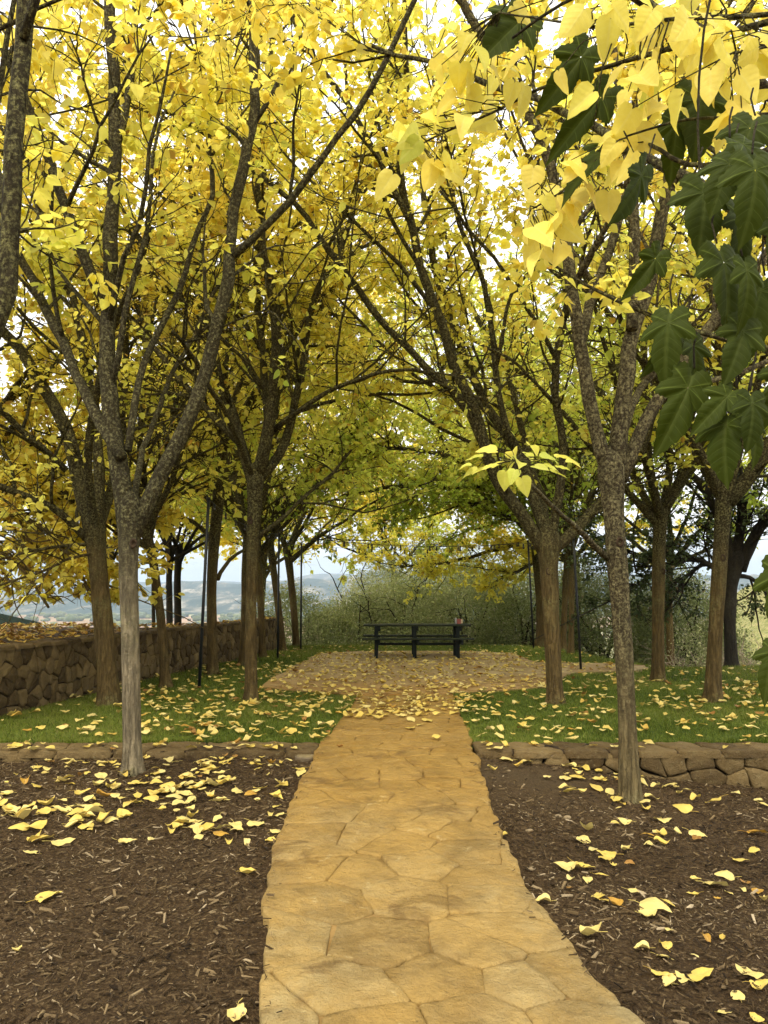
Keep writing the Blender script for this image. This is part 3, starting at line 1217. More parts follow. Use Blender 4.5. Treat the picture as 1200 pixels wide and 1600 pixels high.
        kp &= (rel[:, 2] > 6.0) | (rng.random(NL) < np.clip(rh / 1.9, .22, 1))
        if base[1] < 16:
            kp &= (rel[:, 1] > -.3) | (rng.random(NL) > front) | (rel[:, 2] > 6.5)
        x_, y_, f_ = proj(pos)
        dist = np.linalg.norm(pos - CAM, axis=1)
        kp &= dist > (5.4 if base[1] < 8 else 2.6)
        out = (x_ < -220) | (x_ > 1420) | (y_ < -160) | (f_ < 0)
        kp &= ~out | (rng.random(NL) < .16)
        pos, tw = pos[kp], tw[kp]
        NL = len(pos)
        side = norm(rng.normal(0, 1, (NL, 3)) * np.array([1, 1, .4]))
        yd = norm(tw * .5 + side * .9 + np.array([0, 0, -.38]))
        nr = norm(rng.normal(0, .55, (NL, 3)) + np.array([0, 0, 1.0]))
        pet = rng.uniform(.01, .035, NL)[:, None]
        tn = tint + .07 + tvar * noise(pos, .8, 12) + .10 * noise(pos, 3, 13) + rng.normal(0, .06, NL) + low * np.clip(4.4 - pos[:, 2], -2.2, 2)
        br = (rng.random(NL) < brown) * rng.uniform(.3, 1, NL) * (rng.random(NL) < .5)
        data = np.c_[np.clip(tn, 0, 1), rng.uniform(0, 1, NL), br, np.ones(NL)]
        leaves(crown, pos + yd * pet, yd, nr, leaf * (.45 + .8 * rng.random(NL) ** .7), data, lod)
    COUNT[0] += NL if crown.v else 0
    root = empty(name, base, label, cat, group)
    wood.build('trunk', bark, root, smooth=True, loc=base)
    if crown.v:
        o = crown.build('crown', leafmat, root, smooth=False, loc=base, colname='leafdata')
    return root


def limb(pix, D, dD=0.0, w0=20, w1=10, spr=1.0, ext=None):
    """limb traced at true depth: D metres off at its foot, D+dD at its tip; widths in photo pixels"""
    n = len(pix)
    pts = [P(x, y, D + dD * k / (n - 1)) for k, (x, y) in enumerate(pix)]
    if ext is not None:
        d = norm(pts[-1] - pts[-2])
        pts.append(pts[-1] + d * ext)
    return (np.array(pts), w0 * .44 * D / F, w1 * .50 * (D + dD) / F, spr)


def trunkpx(pix, D, z0):
    """trunk from traced (x, y, width) points; the foot is put on the ground"""
    r = [(P(x, y, D), w_ / 2 * D / F) for x, y, w_ in pix]
    p0 = r[0][0].copy()
    r[0] = (np.array([p0[0], p0[1], z0 - .12]), r[0][1])
    return r, np.array([p0[0], p0[1], z0])


GRP = 'yellow leaved trees in two rows'
# --- T1: pale trunk in the mulch, left
zf = float(mulch_z(-2.17, 6.6))
D1 = G(208, 1212, zf)[1]
tr, b = trunkpx([(208, 1212, 38), (204, 1000, 37), (200, 880, 42), (204, 800, 48)], D1, zf)
T1 = tree('mulberry_tree', b, tr, [
    limb([(200, 840), (190, 745), (178, 690), (168, 560), (168, 430), (178, 300), (180, 180), (175, 60), (172, -60)], D1, .6, 36, 15, .9, 1.2),
    limb([(178, 245), (198, 175), (206, 100), (207, 30), (215, -60)], D1 + .4, .3, 15, 9, .8, .8),
    limb([(208, 835), (235, 780), (262, 720), (290, 655), (320, 600), (345, 500), (360, 400), (372, 300), (392, 180), (398, 60), (400, -60)], D1, .3, 30, 12, .8, 1.0),
    limb([(364, 400), (410, 362), (458, 305), (505, 250), (560, 170), (600, 100), (632, 30)], D1, -.6, 15, 8, .55, .8),
    limb([(190, 715), (160, 667), (133, 613), (110, 573), (90, 523), (67, 467), (43, 427), (20, 385), (-30, 330)], D1, 1.2, 22, 11, .8, .8),
    limb([(168, 480), (143, 433), (117, 367), (97, 307), (73, 253), (50, 187), (33, 140), (0, 60)], D1 + .2, -.6, 22, 12, .7, .6),
    limb([(200, 705), (208, 640), (220, 570), (240, 527), (267, 480), (293, 427), (310, 367), (330, 333), (332, 240), (315, 120)], D1 + .1, .9, 14, 7, .8, .8),
    limb([(205, 800), (225, 700), (262, 600), (330, 470)], D1, 3.4, 14, 6, 1.0, .8),
], 'pale barked yellow tree rooted in the dark mulch before the tall fieldstone wall', bark=M_bark_front, tint=.34, zmin=4.5, dens=1.0, nleaf=10, leaf=.095, bare=.35)

# --- T11: speckled trunk in front of the low wall, right
zf = float(mulch_z(2.15, 6.6))
D11 = G(985, 1250, zf)[1]
tr, b = trunkpx([(985, 1250, 40), (977, 1050, 38), (966, 900, 41), (958, 790, 46), (955, 735, 54)], D11, zf)
tree('mulberry_tree', b, tr, [
    limb([(952, 745), (933, 690), (920, 617), (910, 550), (900, 510), (893, 467), (888, 417), (885, 360), (878, 300), (840, 215), (800, 135), (735, 25), (700, -50)], D11, -.2, 28, 12, .7, .8),
    limb([(908, 535), (917, 500), (923, 477), (940, 423), (960, 370), (975, 310), (985, 240)], D11, .6, 20, 10, .8, 1.2),
    limb([(962, 740), (970, 650), (980, 583), (987, 510), (1000, 470), (1020, 417), (1033, 350), (1050, 250), (1075, 130), (1090, 0)], D11, .3, 34, 14, .8, 1.0),
    limb([(987, 515), (990, 433), (990, 367), (985, 250), (962, 100), (955, 0), (950, -80)], D11, .5, 22, 10, .8, 1.0),
    limb([(970, 750), (980, 723), (1000, 667), (1040, 610), (1073, 563), (1110, 517), (1150, 460), (1210, 380)], D11, .2, 26, 13, .8, 1.4),
    limb([(950, 872), (931, 859), (909, 833), (887, 807), (866, 785), (844, 774), (825, 752), (800, 735)], D11, -1.6, 13, 5, .0),
    limb([(955, 740), (985, 640), (1030, 560), (1060, 500)], D11, 3.0, 18, 8, 1.0, 1.2),
    limb([(1040, 615), (1085, 600), (1140, 590), (1200, 560)], D11 + .1, .4, 12, 7, .8, .7),
], 'speckled trunk yellow tree rooted in the mulch right against the low retaining wall', bark=M_bark_speck, tint=.30, zmin=4.4, dens=1.0, nleaf=10, leaf=.095, bare=.35)

# --- T5: lawn, left of the patio
D = G(393, 1095)[1]
tr, b = trunkpx([(393, 1095, 26), (392, 950, 24), (396, 830, 28), (399, 745, 36)], D, 0)
tree('mulberry_tree', b, tr, [
    limb([(393, 750), (377, 693), (360, 633), (340, 587), (330, 533), (317, 483), (303, 417), (300, 300), (290, 150)], D, .8, 20, 9, 1, .8),
    limb([(403, 745), (410, 717), (423, 653), (430, 567), (432, 483), (423, 433), (408, 380), (404, 300), (398, 180), (400, 60)], D, -.8, 24, 9, .9, .6),
    limb([(418, 650), (415, 600), (407, 533), (403, 467), (403, 400), (415, 250), (422, 100)], D, 1.0, 15, 8, .9, .6),
    limb([(405, 750), (430, 722), (447, 700), (460, 640), (473, 573), (483, 500), (497, 440), (530, 400), (560, 300), (600, 200)], D, .5, 18, 7, 1, .8),
    limb([(428, 672), (467, 640), (507, 617), (540, 597), (580, 588), (612, 582)], D, -1.2, 11, 5, .9, .5),
    limb([(404, 838), (447, 807), (480, 780), (507, 750), (527, 727)], D, .8, 9, 4, .8, .4),
    limb([(372, 690), (320, 640), (270, 575), (215, 510), (180, 460)], D, .6, 14, 6, .9, .5),
    limb([(402, 740), (440, 600), (500, 480), (560, 380)], D, 2.8, 14, 6, 1.0, .7),
    limb([(395, 745), (350, 640), (300, 560)], D, -2.6, 12, 6, .7, .6),
], 'brown trunked yellow tree on the lawn at the near left corner of the patio', tint=.40, zmin=2.95, dens=1.25, leaf=.10, front=.88, nleaf=8)

# --- T10: lawn, right of the patio, low wide fork
D = G(868, 1100)[1]
tr, b = trunkpx([(868, 1100, 34), (862, 980, 33), (857, 880, 39), (857, 850, 50)], D, 0)
tree('mulberry_tree', b, tr, [
    limb([(850, 862), (813, 797), (780, 763), (763, 717), (747, 650), (723, 603), (703, 550), (690, 510), (677, 473), (660, 423), (645, 367), (632, 310), (625, 277), (631, 200), (633, 100), (634, 0)], D, -1.0, 25, 8, .7, .6),
    limb([(640, 345), (610, 287), (583, 233), (553, 177), (513, 120), (473, 67), (447, 7), (430, -40)], D - .9, -.9, 12, 8, .6, .6),
    limb([(858, 850), (838, 790), (813, 710), (787, 670), (767, 650), (743, 600), (727, 560), (707, 500), (684, 430), (668, 350), (660, 250)], D, .8, 22, 9, .9, .8),
    limb([(757, 700), (727, 627), (683, 593), (643, 553), (613, 523), (583, 483), (557, 450), (530, 405), (507, 373), (460, 320), (423, 290), (380, 260), (333, 220), (300, 197)], D - .2, -1.4, 16, 7, .6, .5),
    limb([(862, 862), (887, 837), (905, 826), (922, 805), (942, 783), (975, 740), (1010, 690), (1030, 620)], D, .6, 22, 8, .9, 1.0),
    limb([(862, 850), (868, 800), (883, 713), (877, 670), (867, 633), (868, 577), (877, 537), (887, 473), (880, 380), (870, 260)], D, -.9, 18, 8, .8, .7),
    limb([(866, 555), (833, 497), (807, 453), (770, 400), (730, 350)], D - .6, -.8, 9, 5, .6, .5),
    limb([(800, 690), (790, 670), (773, 583), (777, 537), (763, 477), (760, 440), (737, 400), (720, 350), (700, 240)], D - .3, -.8, 13, 6, .6, .5),
    limb([(776, 570), (790, 517), (790, 457), (813, 430), (850, 403)], D - .7, -.6, 8, 5, .5, .4),
    limb([(867, 633), (845, 610), (825, 575), (790, 560)], D - .4, -.5, 7, 4, .5, .4),
    limb([(855, 850), (850, 790), (820, 700), (800, 600), (760, 520), (720, 450)], D, 2.6, 16, 7, 1.0, .8),
    limb([(725, 620), (690, 610), (655, 600), (640, 575), (600, 545), (560, 500)], D + .3, .8, 8, 4, .7, .5),
], 'low forking yellow tree on the lawn at the near right corner of the patio', tint=.36, zmin=3.0, dens=1.1, leaf=.10, front=.88, nleaf=8)

# --- T2: thick leaning trunk by the wall
D = G(172, 1100)[1]
tr, b = trunkpx([(172, 1100, 44), (162, 980, 40), (152, 880, 38), (147, 825, 42)], D, 0)
tree('mulberry_tree', b, tr, [
    limb([(145, 835), (120, 740), (105, 680), (85, 630), (60, 580), (30, 540), (0, 510), (-60, 440)], D, .4, 30, 12, .9, .8),
    limb([(152, 830), (157, 740), (152, 680), (140, 600), (125, 500), (95, 400), (70, 300)], D, .8, 22, 9, .9, .8),
    limb([(140, 845), (110, 820), (90, 790), (40, 770), (0, 757), (-70, 735)], D, -1.0, 15, 8, .9, 1.2),
    limb([(104, 735), (60, 693), (27, 660), (0, 637), (-60, 600)], D, -.6, 13, 7, .9, .8),
    limb([(150, 835), (175, 770), (185, 700), (195, 600), (200, 480)], D, 1.6, 20, 8, 1.0, .8),
    limb([(150, 865), (105, 872), (55, 893), (5, 915)], D, -1.2, 6, 3, 2.2, .3),
    limb([(150, 850), (100, 850), (40, 862), (-30, 885)], D, -.8, 7, 3, 2.2, .5),
    limb([(150, 835), (130, 700), (160, 560), (210, 430)], D, -1.8, 18, 7, .8, .6),
], 'thick trunked yellow tree leaning beside the dark fieldstone wall', tint=.22, tvar=.16, zmin=1.35, low=.02, dens=1.15, leaf=.10, front=.8, keep=lambda p: (p[:, 2] > 3.0) | (proj(p)[0] < 120))

# --- trees further down the left row
def autotree(px, py, D, trpix, label, n=6, L=4.2, el0=38, el1=76, z0=0, **kw):
    L = L * 1.5
    kw.setdefault('nleaf', 6)
    n = n + 1
    tr, b = trunkpx(trpix, D, z0)
    if 'bark' not in kw:
        kw['bark'] = M_bark
    return tree('mulberry_tree', b, tr, kw.pop('limbs', []), label, autol=(n, L, el0, el1), **kw)


def gd(x, y):
    return G(x, y)[1]


D = gd(260, 1074)
autotree(0, 0, D, [(260, 1074, 21), (252, 970, 18), (240, 880, 18), (228, 830, 22)], 'slender tree leaning left beside the wall just behind the black pole', tint=.25, zmin=2.0, n=6, L=3.6,
         keep=lambda p: (p[:, 2] > 2.9) | (p[:, 0] < -2.9))
D = gd(333, 1054)
autotree(0, 0, D, [(333, 1054, 24), (330, 920, 20), (334, 850, 24), (343, 760, 26), (350, 690, 22)], 'straight dark trunked tree standing close behind the nearest black light pole', tint=.34, zmin=2.9, n=6, L=3.8,
         limbs=[limb([(340, 905), (352, 880), (375, 862), (400, 850)], D, .8, 9, 4, .4), limb([(332, 790), (300, 750), (262, 745), (230, 760), (190, 770)], D, -.6, 12, 5, .7),
                limb([(330, 840), (300, 810), (260, 800), (225, 790)], D, .4, 9, 4, .7)])
D = gd(379, 1040)
autotree(0, 0, D, [(379, 1040, 17), (383, 940, 16), (384, 880, 18), (388, 830, 20)], 'dark trunk half hidden behind the brown trunk at the patio corner, on its wall side', tint=.40, zmin=3.0, lod=1, L=3.8)
D = gd(411, 1028)
autotree(0, 0, D, [(411, 1028, 15), (408, 960, 14), (405, 900, 16), (400, 860, 18)], 'dark trunk half hidden behind the brown trunk at the patio corner, on its patio side', tint=.48, zmin=3.0, lod=1, L=3.8)
D = gd(443, 1019)
autotree(0, 0, D, [(443, 1019, 16), (434, 940, 14), (424, 865, 16), (418, 820, 18)], 'leaning dark trunk beside the second black pole on the far lawn', tint=.50, zmin=2.6, lod=1, L=3.6)
D = gd(464, 1012)
autotree(0, 0, D, [(464, 1012, 15), (459, 950, 14), (453, 890, 16), (449, 860, 18)], 'small brown tree at the back edge of the lawn beside the thin far pole', tint=.50, zmin=2.3, lod=1, L=3.0)
# --- right row
D = gd(1028, 1065)
autotree(0, 0, D, [(1028, 1065, 27), (1028, 960, 26), (1029, 870, 27), (1032, 800, 30)], 'straight trunk with a rust stained foot on the lawn just past the speckled trunk', tint=.58, zmin=2.7, n=4, L=4.0,
         limbs=[limb([(1028, 800), (1012, 720), (1008, 620), (1000, 500), (990, 400)], D, .4, 16, 8, 1, .8), limb([(1036, 805), (1065, 755), (1110, 705), (1150, 640)], D, .4, 14, 7, 1, .8),
                limb([(1036, 815), (1000, 770), (960, 700)], D, 1.0, 9, 5, 1, .8)])
D = gd(1112, 1097)
autotree(0, 0, D, [(1112, 1097, 34), (1118, 980, 30), (1126, 850, 30), (1133, 755, 38)], 'thick warm brown trunk on the lawn in front of the dark oak', tint=.50, zmin=2.8, n=3, L=4.2,
         limbs=[limb([(1136, 785), (1170, 748), (1200, 700), (1250, 640), (1320, 560)], D, -.3, 28, 13, 1, .8), limb([(1133, 765), (1130, 680), (1128, 600), (1120, 500), (1110, 400)], D, .5, 24, 10, 1, .8)])
D = gd(892, 1022)
autotree(0, 0, D, [(892, 1022, 13), (893, 960, 12), (893, 890, 14), (892, 850, 16)], 'thin rusty trunk behind the low forking tree, nearer its light pole', tint=.62, zmin=3.0, lod=1, L=4.2)
D = 21.0
autotree(0, 0, D, [(879, 1012, 14), (882, 950, 13), (886, 880, 15), (888, 840, 18)], 'thin trunk just peeping from behind the low forking tree', tint=.66, zmin=2.9, lod=1, L=4.2)
D = gd(845, 1008)
autotree(0, 0, D, [(845, 1008, 21), (845, 940, 20), (840, 880, 21), (836, 840, 23)], 'pale green brown trunk at the back of the lawn beside the far right pole', tint=.62, zmin=2.0, lod=1, L=5.0, n=7, front=0.0, bare=.05,
         limbs=[limb([(838, 850), (800, 800), (740, 770), (680, 760), (610, 760), (560, 770)], D, -3.5, 12, 5, 1.5, .5), limb([(836, 840), (790, 760), (720, 720), (650, 700), (580, 700)], D, -4.5, 12, 5, 1.5, .5),
                limb([(838, 855), (820, 820), (780, 800), (740, 790)], D, -1.5, 8, 4, 1.4, .5)], dens=1.7)
# bright yellow tree beyond the patio
tr, b = trunkpx([(900, 990, 16), (902, 930, 15), (898, 870, 16)], 25, -.9)
tree('mulberry_tree', b, tr, [limb([(898, 880), (850, 850), (800, 850), (740, 870), (690, 880), (640, 885)], 25, -1, 10, 4, 1.8, .3), limb([(898, 880), (860, 870), (830, 880), (790, 900)], 25, -1.0, 9, 4, 1.8, .3),
      limb([(898, 870), (930, 840), (980, 830)], 25, 0, 9, 4, 1.5, .3), limb([(898, 870), (880, 800), (860, 740)], 25, 0, 9, 4, 1.2, .3)],
     'bright yellow tree hanging its boughs over the bushes beyond the patio', dens=1.5, front=0, bare=.05, tint=.14, tvar=.05, zmin=1.2, lod=1, leaf=.13, reach=.75, group='trees beyond the lawn')

# --- trees standing nearer than the frame: trunks out of view, crowns overhead
tr = [(np.array([-2.75, 3.3, -.2]), .11), (np.array([-2.65, 3.3, 1.0]), .09), (np.array([-2.5, 3.3, 2.2]), .10)]
tree('mulberry_tree', (-2.75, 3.3, -.08), tr, [
    limb([(-180, 720), (-60, 620), (0, 500), (15, 400), (28, 250), (35, 120), (38, 0), (45, -120)], 3.3, .1, 40, 25, .5, 1.5),
    limb([(10, 330), (-20, 250), (-40, 100)], 3.35, .5, 24, 14, .6, 1.2),
    limb([(36, 60), (60, 15), (75, -60)], 3.35, -.1, 18, 12, .7, 1.0),
    limb([(-150, 700), (-220, 400), (-260, 100)], 3.3, 1.2, 40, 18, .9, 1.0),
], 'nearest tree at the left edge, only its mossy upper limb and overhead leaves showing', tint=.28, zmin=3.5, bark=M_bark, dens=.9, leaf=.095, keep=lambda p: (np.linalg.norm(p - CAM, axis=1) > 5.2))
tr = [(np.array([3.0, 3.4, -.4]), .12), (np.array([2.95, 3.4, 1.2]), .10), (np.array([2.85, 3.4, 2.4]), .11)]
tree('mulberry_tree', (3.0, 3.4, -.28), tr, [
    limb([(1520, 560), (1420, 380), (1350, 200), (1300, 0)], 3.4, .6, 40, 18, .8, 1.2),
    (np.array([(2.85, 3.4, 2.3), (2.4, 3.3, 3.0), (1.9, 3.1, 3.5), (1.3, 2.9, 3.8), (.7, 2.8, 4.0), (.1, 2.9, 4.25)]), .045, .014, .6),
    (np.array([(2.85, 3.4, 2.3), (2.7, 4.2, 3.2), (2.6, 5.0, 4.2), (2.4, 5.8, 5.2)]), .05, .015, .8),
    (np.array([(2.85, 3.4, 2.3), (2.2, 4.0, 3.4), (1.5, 4.6, 4.4), (.7, 5.2, 5.2), (-.1, 5.6, 5.8)]), .05, .015, .8),
], 'nearest tree at the right edge, showing only overhead boughs of yellow leaves', tint=.22, tvar=.12, zmin=3.3, dens=.9, leaf=.095, keep=lambda p: (np.linalg.norm(p - CAM, axis=1) > 5.0))

for bx2, by2, z2, lab in [(-6.4, 8.6, .8, 'tree at the near end of the raised bed, only part of its crown in view'), (6.4, 9.4, 0, 'tree above the low wall, off the right edge, only its crown reaching in')]:
    tr = [(np.array([bx2, by2, z2 - .2]), .16), (np.array([bx2, by2, 2.2]), .13), (np.array([bx2 * .985, by2, 3.3]), .15)]
    tree('mulberry_tree', (bx2, by2, z2), tr, [], lab, autol=(7, 5.6, 40, 78), tint=.28, zmin=4.6, dens=1.0, nleaf=8, leaf=.10, front=.3)

# --- trees behind the tall wall
for k, (px, w_, D, lab) in enumerate([(240, 8, 27, 'thinnest of the three grey trunks standing behind the tall wall'), (265, 14, 24, 'middle grey trunk of the three behind the tall wall'), (278, 16, 24.6, 'mottled dark trunk beyond the tall wall, closest to the black pole')]):
    zb = float(terrain_z(np.array(P(px, 980, D)[0]), np.array(D)))
    tr = [(P(px, 980, D), w_ / 2 * D / F), (P(px - 1, 900, D), w_ / 2.2 * D / F), (P(px + 2, 860, D), w_ / 2 * D / F)]
    tr = [(np.array([tr[0][0][0], D, zb - .3]), w_ / 1.8 * D / F)] + tr
    tree('mulberry_tree', (tr[0][0][0], D, zb), tr, [], lab, autol=(5, 3.4, 25, 65), tint=.30, zmin=2.0, lod=1, leaf=.13, bark=M_bark_dark, group='trees beyond the tall wall', dens=.8)

# --- far left boughs of a yellow tree behind the bed
tr = [(np.array([-7.5, 12.6, .7]), .19), (np.array([-7.5, 12.6, 2.0]), .17), (np.array([-7.4, 12.6, 3.0]), .18)]
tree('mulberry_tree', (-7.5, 12.6, .8), tr, [
    limb([(-110, 800), (-30, 790), (50, 815), (110, 870), (140, 930)], 12.5, -.6, 12, 4, 2.6),
    limb([(-110, 820), (-40, 830), (20, 870), (60, 920), (75, 950)], 12.6, -.8, 10, 4, 2.8),
    limb([(-110, 790), (0, 750), (90, 770), (160, 810), (200, 850)], 12.6, .5, 12, 4, 2.2),
    limb([(-110, 790), (-40, 740), (20, 760), (70, 800)], 12.6, 1.2, 10, 4, 2.2)],
    'golden tree on the raised bed, its boughs drooping in at the left edge', autol=(7, 4.6, 15, 70), tint=.20, tvar=.08, zmin=1.5, group='trees beyond the tall wall', dens=1.1, brown=.35, low=.0, front=.1, bare=.05, reach=.75)
# crowns closing the view beyond both rows
for k, (x, y, lab, tn) in enumerate([(-7.6, 21, 'yellow tree standing below the far end of the tall wall', .35), (9.6, 12.6, 'yellow green tree beyond the thick warm brown trunk, mostly off the right edge', .45),
                                     (7.9, 21.5, 'green yellow tree on the slope behind the right hand lawn', .6), (.3, 33, 'tall yellow tree rising behind the bushes beyond the table', .4), (-4.6, 29, 'yellow tree standing on the slope left of the bushes', .25)]):
    zb = float(terrain_z(np.array(x), np.array(float(y)))) if y > 20 else -.1
    zb = max(zb, -3.5)
    tr = [(np.array([x, y, zb - .2]), .16), (np.array([x, y, zb + 2]), .13), (np.array([x + .1, y, 2.6]), .14)]
    tree('mulberry_tree', (x, y, zb), tr, [], lab, autol=(9, 6.0 if y < 28 else 7.5, 25, 80), tint=tn, zmin=2.5 if y < 28 else 1.2, lod=1, leaf=.13 if y < 28 else .17, group='trees beyond the lawn', dens=.65 if y < 28 else .9, nleaf=7 if y < 28 else 11, front=.72 if y < 28 else 0)

# --- dark evergreen oak at the far right of the lawn
D = 16.4
b = np.array([P(1143, 1045, D)[0], D, float(lawn_z(7.3, D))])
tr = [(b - [0, 0, .2], .20), (P(1140, 980, D), .165), (P(1140, 920, D), .19), (P(1150, 880, D), .22)]
tree('oak_tree', b, tr, [
    limb([(1140, 905), (1110, 880), (1070, 868), (1030, 885), (1000, 910)], D, .6, 12, 5, 2.2, .3), limb([(1145, 900), (1130, 820), (1100, 760), (1060, 720)], D, .5, 22, 8, 1.5, .6),
    limb([(1155, 890), (1180, 830), (1220, 780), (1280, 740)], D, 0, 24, 8, 1.5, .6), limb([(1148, 890), (1160, 800), (1150, 700), (1140, 620)], D, .5, 20, 8, 1.3, .6),
    limb([(1152, 900), (1180, 900), (1200, 930)], D, .4, 9, 4, 1.6, .2), limb([(1100, 880), (1070, 900), (1050, 940)], D + .6, .4, 8, 4, 1.6, .2)],
    'dark trunked evergreen oak at the back of the lawn', group='trees beyond the lawn', bark=M_bark_dark, leafmat=M_oakleaf, tint=.15, tvar=.2, leaf=.085, zmin=1.0, lod=1, reach=.85, dens=1.8, nleaf=13, low=0, front=.1, bare=.05)


# ---- bushes: many stems, small grey green leaves
def bush(name, x, y, rx_, ry_, h, label, mat, leaf=.05, n=9000, tint=.45, zb=None, group='bushes beyond the lawn', stems=9, bare=0.0, brown=.1, stemmat=None):
    if zb is None:
        zb = float(terrain_z(np.array(float(x)), np.array(float(y))))
    wood, lv = MB(), MB()
    B = []
    for k in range(stems):
        a = rng.uniform(0, 6.28)
        e = np.array([math.cos(a) * rx_ * rng.uniform(.3, .8), math.sin(a) * ry_ * rng.uniform(.3, .8), h * rng.uniform(.45, .8)])
        s = np.array([rng.uniform(-.3, .3), rng.uniform(-.3, .3), 0])
        pts = np.array([s, s + e * [.25, .25, .35] + rng.normal(0, .12, 3), s + e * [.6, .6, .65] + rng.normal(0, .15, 3), e])
        q = wiggle(resample(pts, 12), .15, .9)
        wood.tubes(q, np.linspace(.05, .012, 12) * (h / 3), 5)
        for j in range(7):
            kk = rng.integers(3, 12)
            B.append(curve(q[kk], perp_dir(norm(e), 1.0, .1), rng.uniform(.4, 1.1) * h / 3, 6, .1, .7))
    B = np.array(B)
    wood.tubes(B, np.tile(np.linspace(.012, .004, 6), (len(B), 1)) * h / 3, 4)
    # leaf sprays: shell-biased clumps on an uneven dome
    nc = max(20, n // 45)
    u = norm(rng.normal(0, 1, (nc, 3)))
    u[:, 2] = np.abs(u[:, 2]) * .95 - .05
    rad = rng.uniform(.55, 1.0, nc) ** .5 * (1 + .28 * noise(u * 2.2 + x, 1, 3))
    ctr = u * rad[:, None] * np.array([rx_, ry_, h])
    s = rng.integers(0, nc, n)
    pos = ctr[s] + rng.normal(0, 1, (n, 3)) * np.array([.20, .20, .15]) * (h / 3) ** .5
    pos = pos[pos[:, 2] > .02]
    if bare:
        pos = pos[rng.random(len(pos)) > bare]
    nn = len(pos)
    tn = tint + .25 * noise(pos, .9, 5) + .15 * noise(pos, 3, 6) + rng.normal(0, .12, nn) + (rng.random(nn) < .06) * .4
    data = np.c_[np.clip(tn, 0, 1), rng.uniform(0, 1, nn), (rng.random(nn) < brown) * rng.uniform(0, 1, nn), np.ones(nn)]
    leaves(lv, pos, norm(rng.normal(0, 1, (nn, 3)) + [0, 0, .3]), norm(rng.normal(0, 1, (nn, 3)) + [0, 0, .6]), leaf * rng.uniform(.6, 1.3, nn), data, 1, width=.7)
    root = empty(name, (x, y, zb), label, 'bush', group)
    wood.build('stem', stemmat or M_bark_dark, root, smooth=True, loc=(0, 0, 0))
    lv.build('foliage', mat, root, smooth=False, loc=(0, 0, 0), colname='leafdata')
    return root


BU = [(-2.8, 26.0, 2.2, 1.6, 2.3, 'grey green bush between the far poles and the wall end', .5), (-1.0, 27.0, 2.2, 1.8, 2.6, 'round grey green bush left of the table', .45), (.9, 27.5, 2.3, 2.0, 3.4, 'tall olive green bush directly behind the table', .42),
      (3.0, 27.5, 2.4, 2.0, 3.8, 'tallest olive green bush, behind the right end of the table', .5), (5.0, 26.5, 2.2, 1.8, 3.4, 'dense bush right of the table, beside the far right pole', .35), (-.2, 30.5, 2.6, 2.0, 3.9, 'pale bush rising behind the other bushes', .75),
      (7.0, 24.5, 2.2, 1.8, 3.5, 'shadowy open branched bush behind the rusty thin trunks', .3), (9.0, 23.5, 1.9, 1.6, 3.0, 'dark bush seen past the speckled trunk', .25), (2.0, 31.5, 3.0, 2.0, 5.0, 'greyish tall shrub in the second row of bushes', .6),
      (5.2, 31.0, 3.0, 2.0, 5.0, 'high hazy green shrub behind the bright yellow boughs', .45)]
for x, y, a, b_, h, lab, tn in BU:
    zb = max(float(terrain_z(np.array(x), np.array(y))), -1.9)
    bush('bush', x, y, a, b_, h - zb - .7, lab, M_olive, n=34000, tint=tn + .05, leaf=.08, zb=zb)
M_twig = simple('pale_twigs', (.30, .24, .17), .9)
for x, y, lab in [(8.2, 20.5, 'bare twiggy grey brush between the straight trunk and the oak'), (10.0, 21.5, 'tangle of pinkish bare brush behind the oak trunk')]:
    bush('bush', x, y, 1.5, 1.0, 2.1, lab, M_olive, n=2500, tint=.9, leaf=.04, zb=-1.6, stems=26, brown=.6, stemmat=M_twig)
bush('bush', 10.2, 18.2, .7, .6, .75, 'little bright green bush on the lawn edge right of the oak', M_oakleaf, n=2500, tint=.95, leaf=.05, zb=-.55)

# ---- distant low roof beyond the bed
root = empty('shed', (-11.9, 19.5, -1.6), 'low dark green shed roof peeping over the leafy raised bed', 'shed')
m = MB()
m.box((0, 0, 1.05), (4.6, 2.6, 2.5))
m.build('wall', simple('shed_boards', (.03, .04, .03), .9, .05), root)
m = MB()
v = np.array([(-2.6, -1.6, 2.25), (2.62, -1.6, 2.25), (1.9, 0, 2.62), (-2.6, 0, 2.62), (2.62, 1.6, 2.25), (-2.6, 1.6, 2.25)])
v2 = v + [0, 0, .07]
m.add(np.r_[v, v2], [[[0, 1, 2, 3][::-1], [6, 7, 8, 9], [3, 2, 4, 5][::-1], [9, 8, 10, 11], [0, 1, 7, 6], [4, 5, 11, 10], [5, 3, 9, 11], [3, 0, 6, 9], [1, 2, 8, 7], [2, 4, 10, 8]], [[1, 4, 2], [7, 8, 10]]])
m.build('roof', simple('shed_roofing', (.018, .030, .024), .95, .05), root)

# ================================================================== FOREGROUND BOUGHS
# lobed dark leaves: a fig-like tree just right of the camera
FIGO = np.array([(0, .12), (.06, .04), (.14, .0), (.24, .0), (.33, .05), (.41, .12), (.40, .19), (.35, .25), (.42, .30), (.52, .38), (.60, .50), (.54, .54), (.44, .54), (.34, .53), (.27, .54), (.30, .62), (.32, .72), (.29, .83), (.22, .94), (.13, 1.04), (0, 1.17)])


def fig_template():
    h = []
    for a in range(len(FIGO) - 1):
        p0, p1 = FIGO[a], FIGO[a + 1]
        nr_ = np.array([p1[1] - p0[1], -(p1[0] - p0[0])])
        nr_ = nr_ / (np.linalg.norm(nr_) + 1e-6)
        h += [p0 + nr_ * .012 * (a > 0), (p0 + p1) / 2 - nr_ * .008]
    h.append(FIGO[-1])
    h = np.array(h)
    h[0, 0] = 0
    n = len(h)
    c = np.array([0, .30])
    V = np.array([c + (h - c) * t for t in (.02, .22, .42, .62, .82, 1.0)])
    return V, n


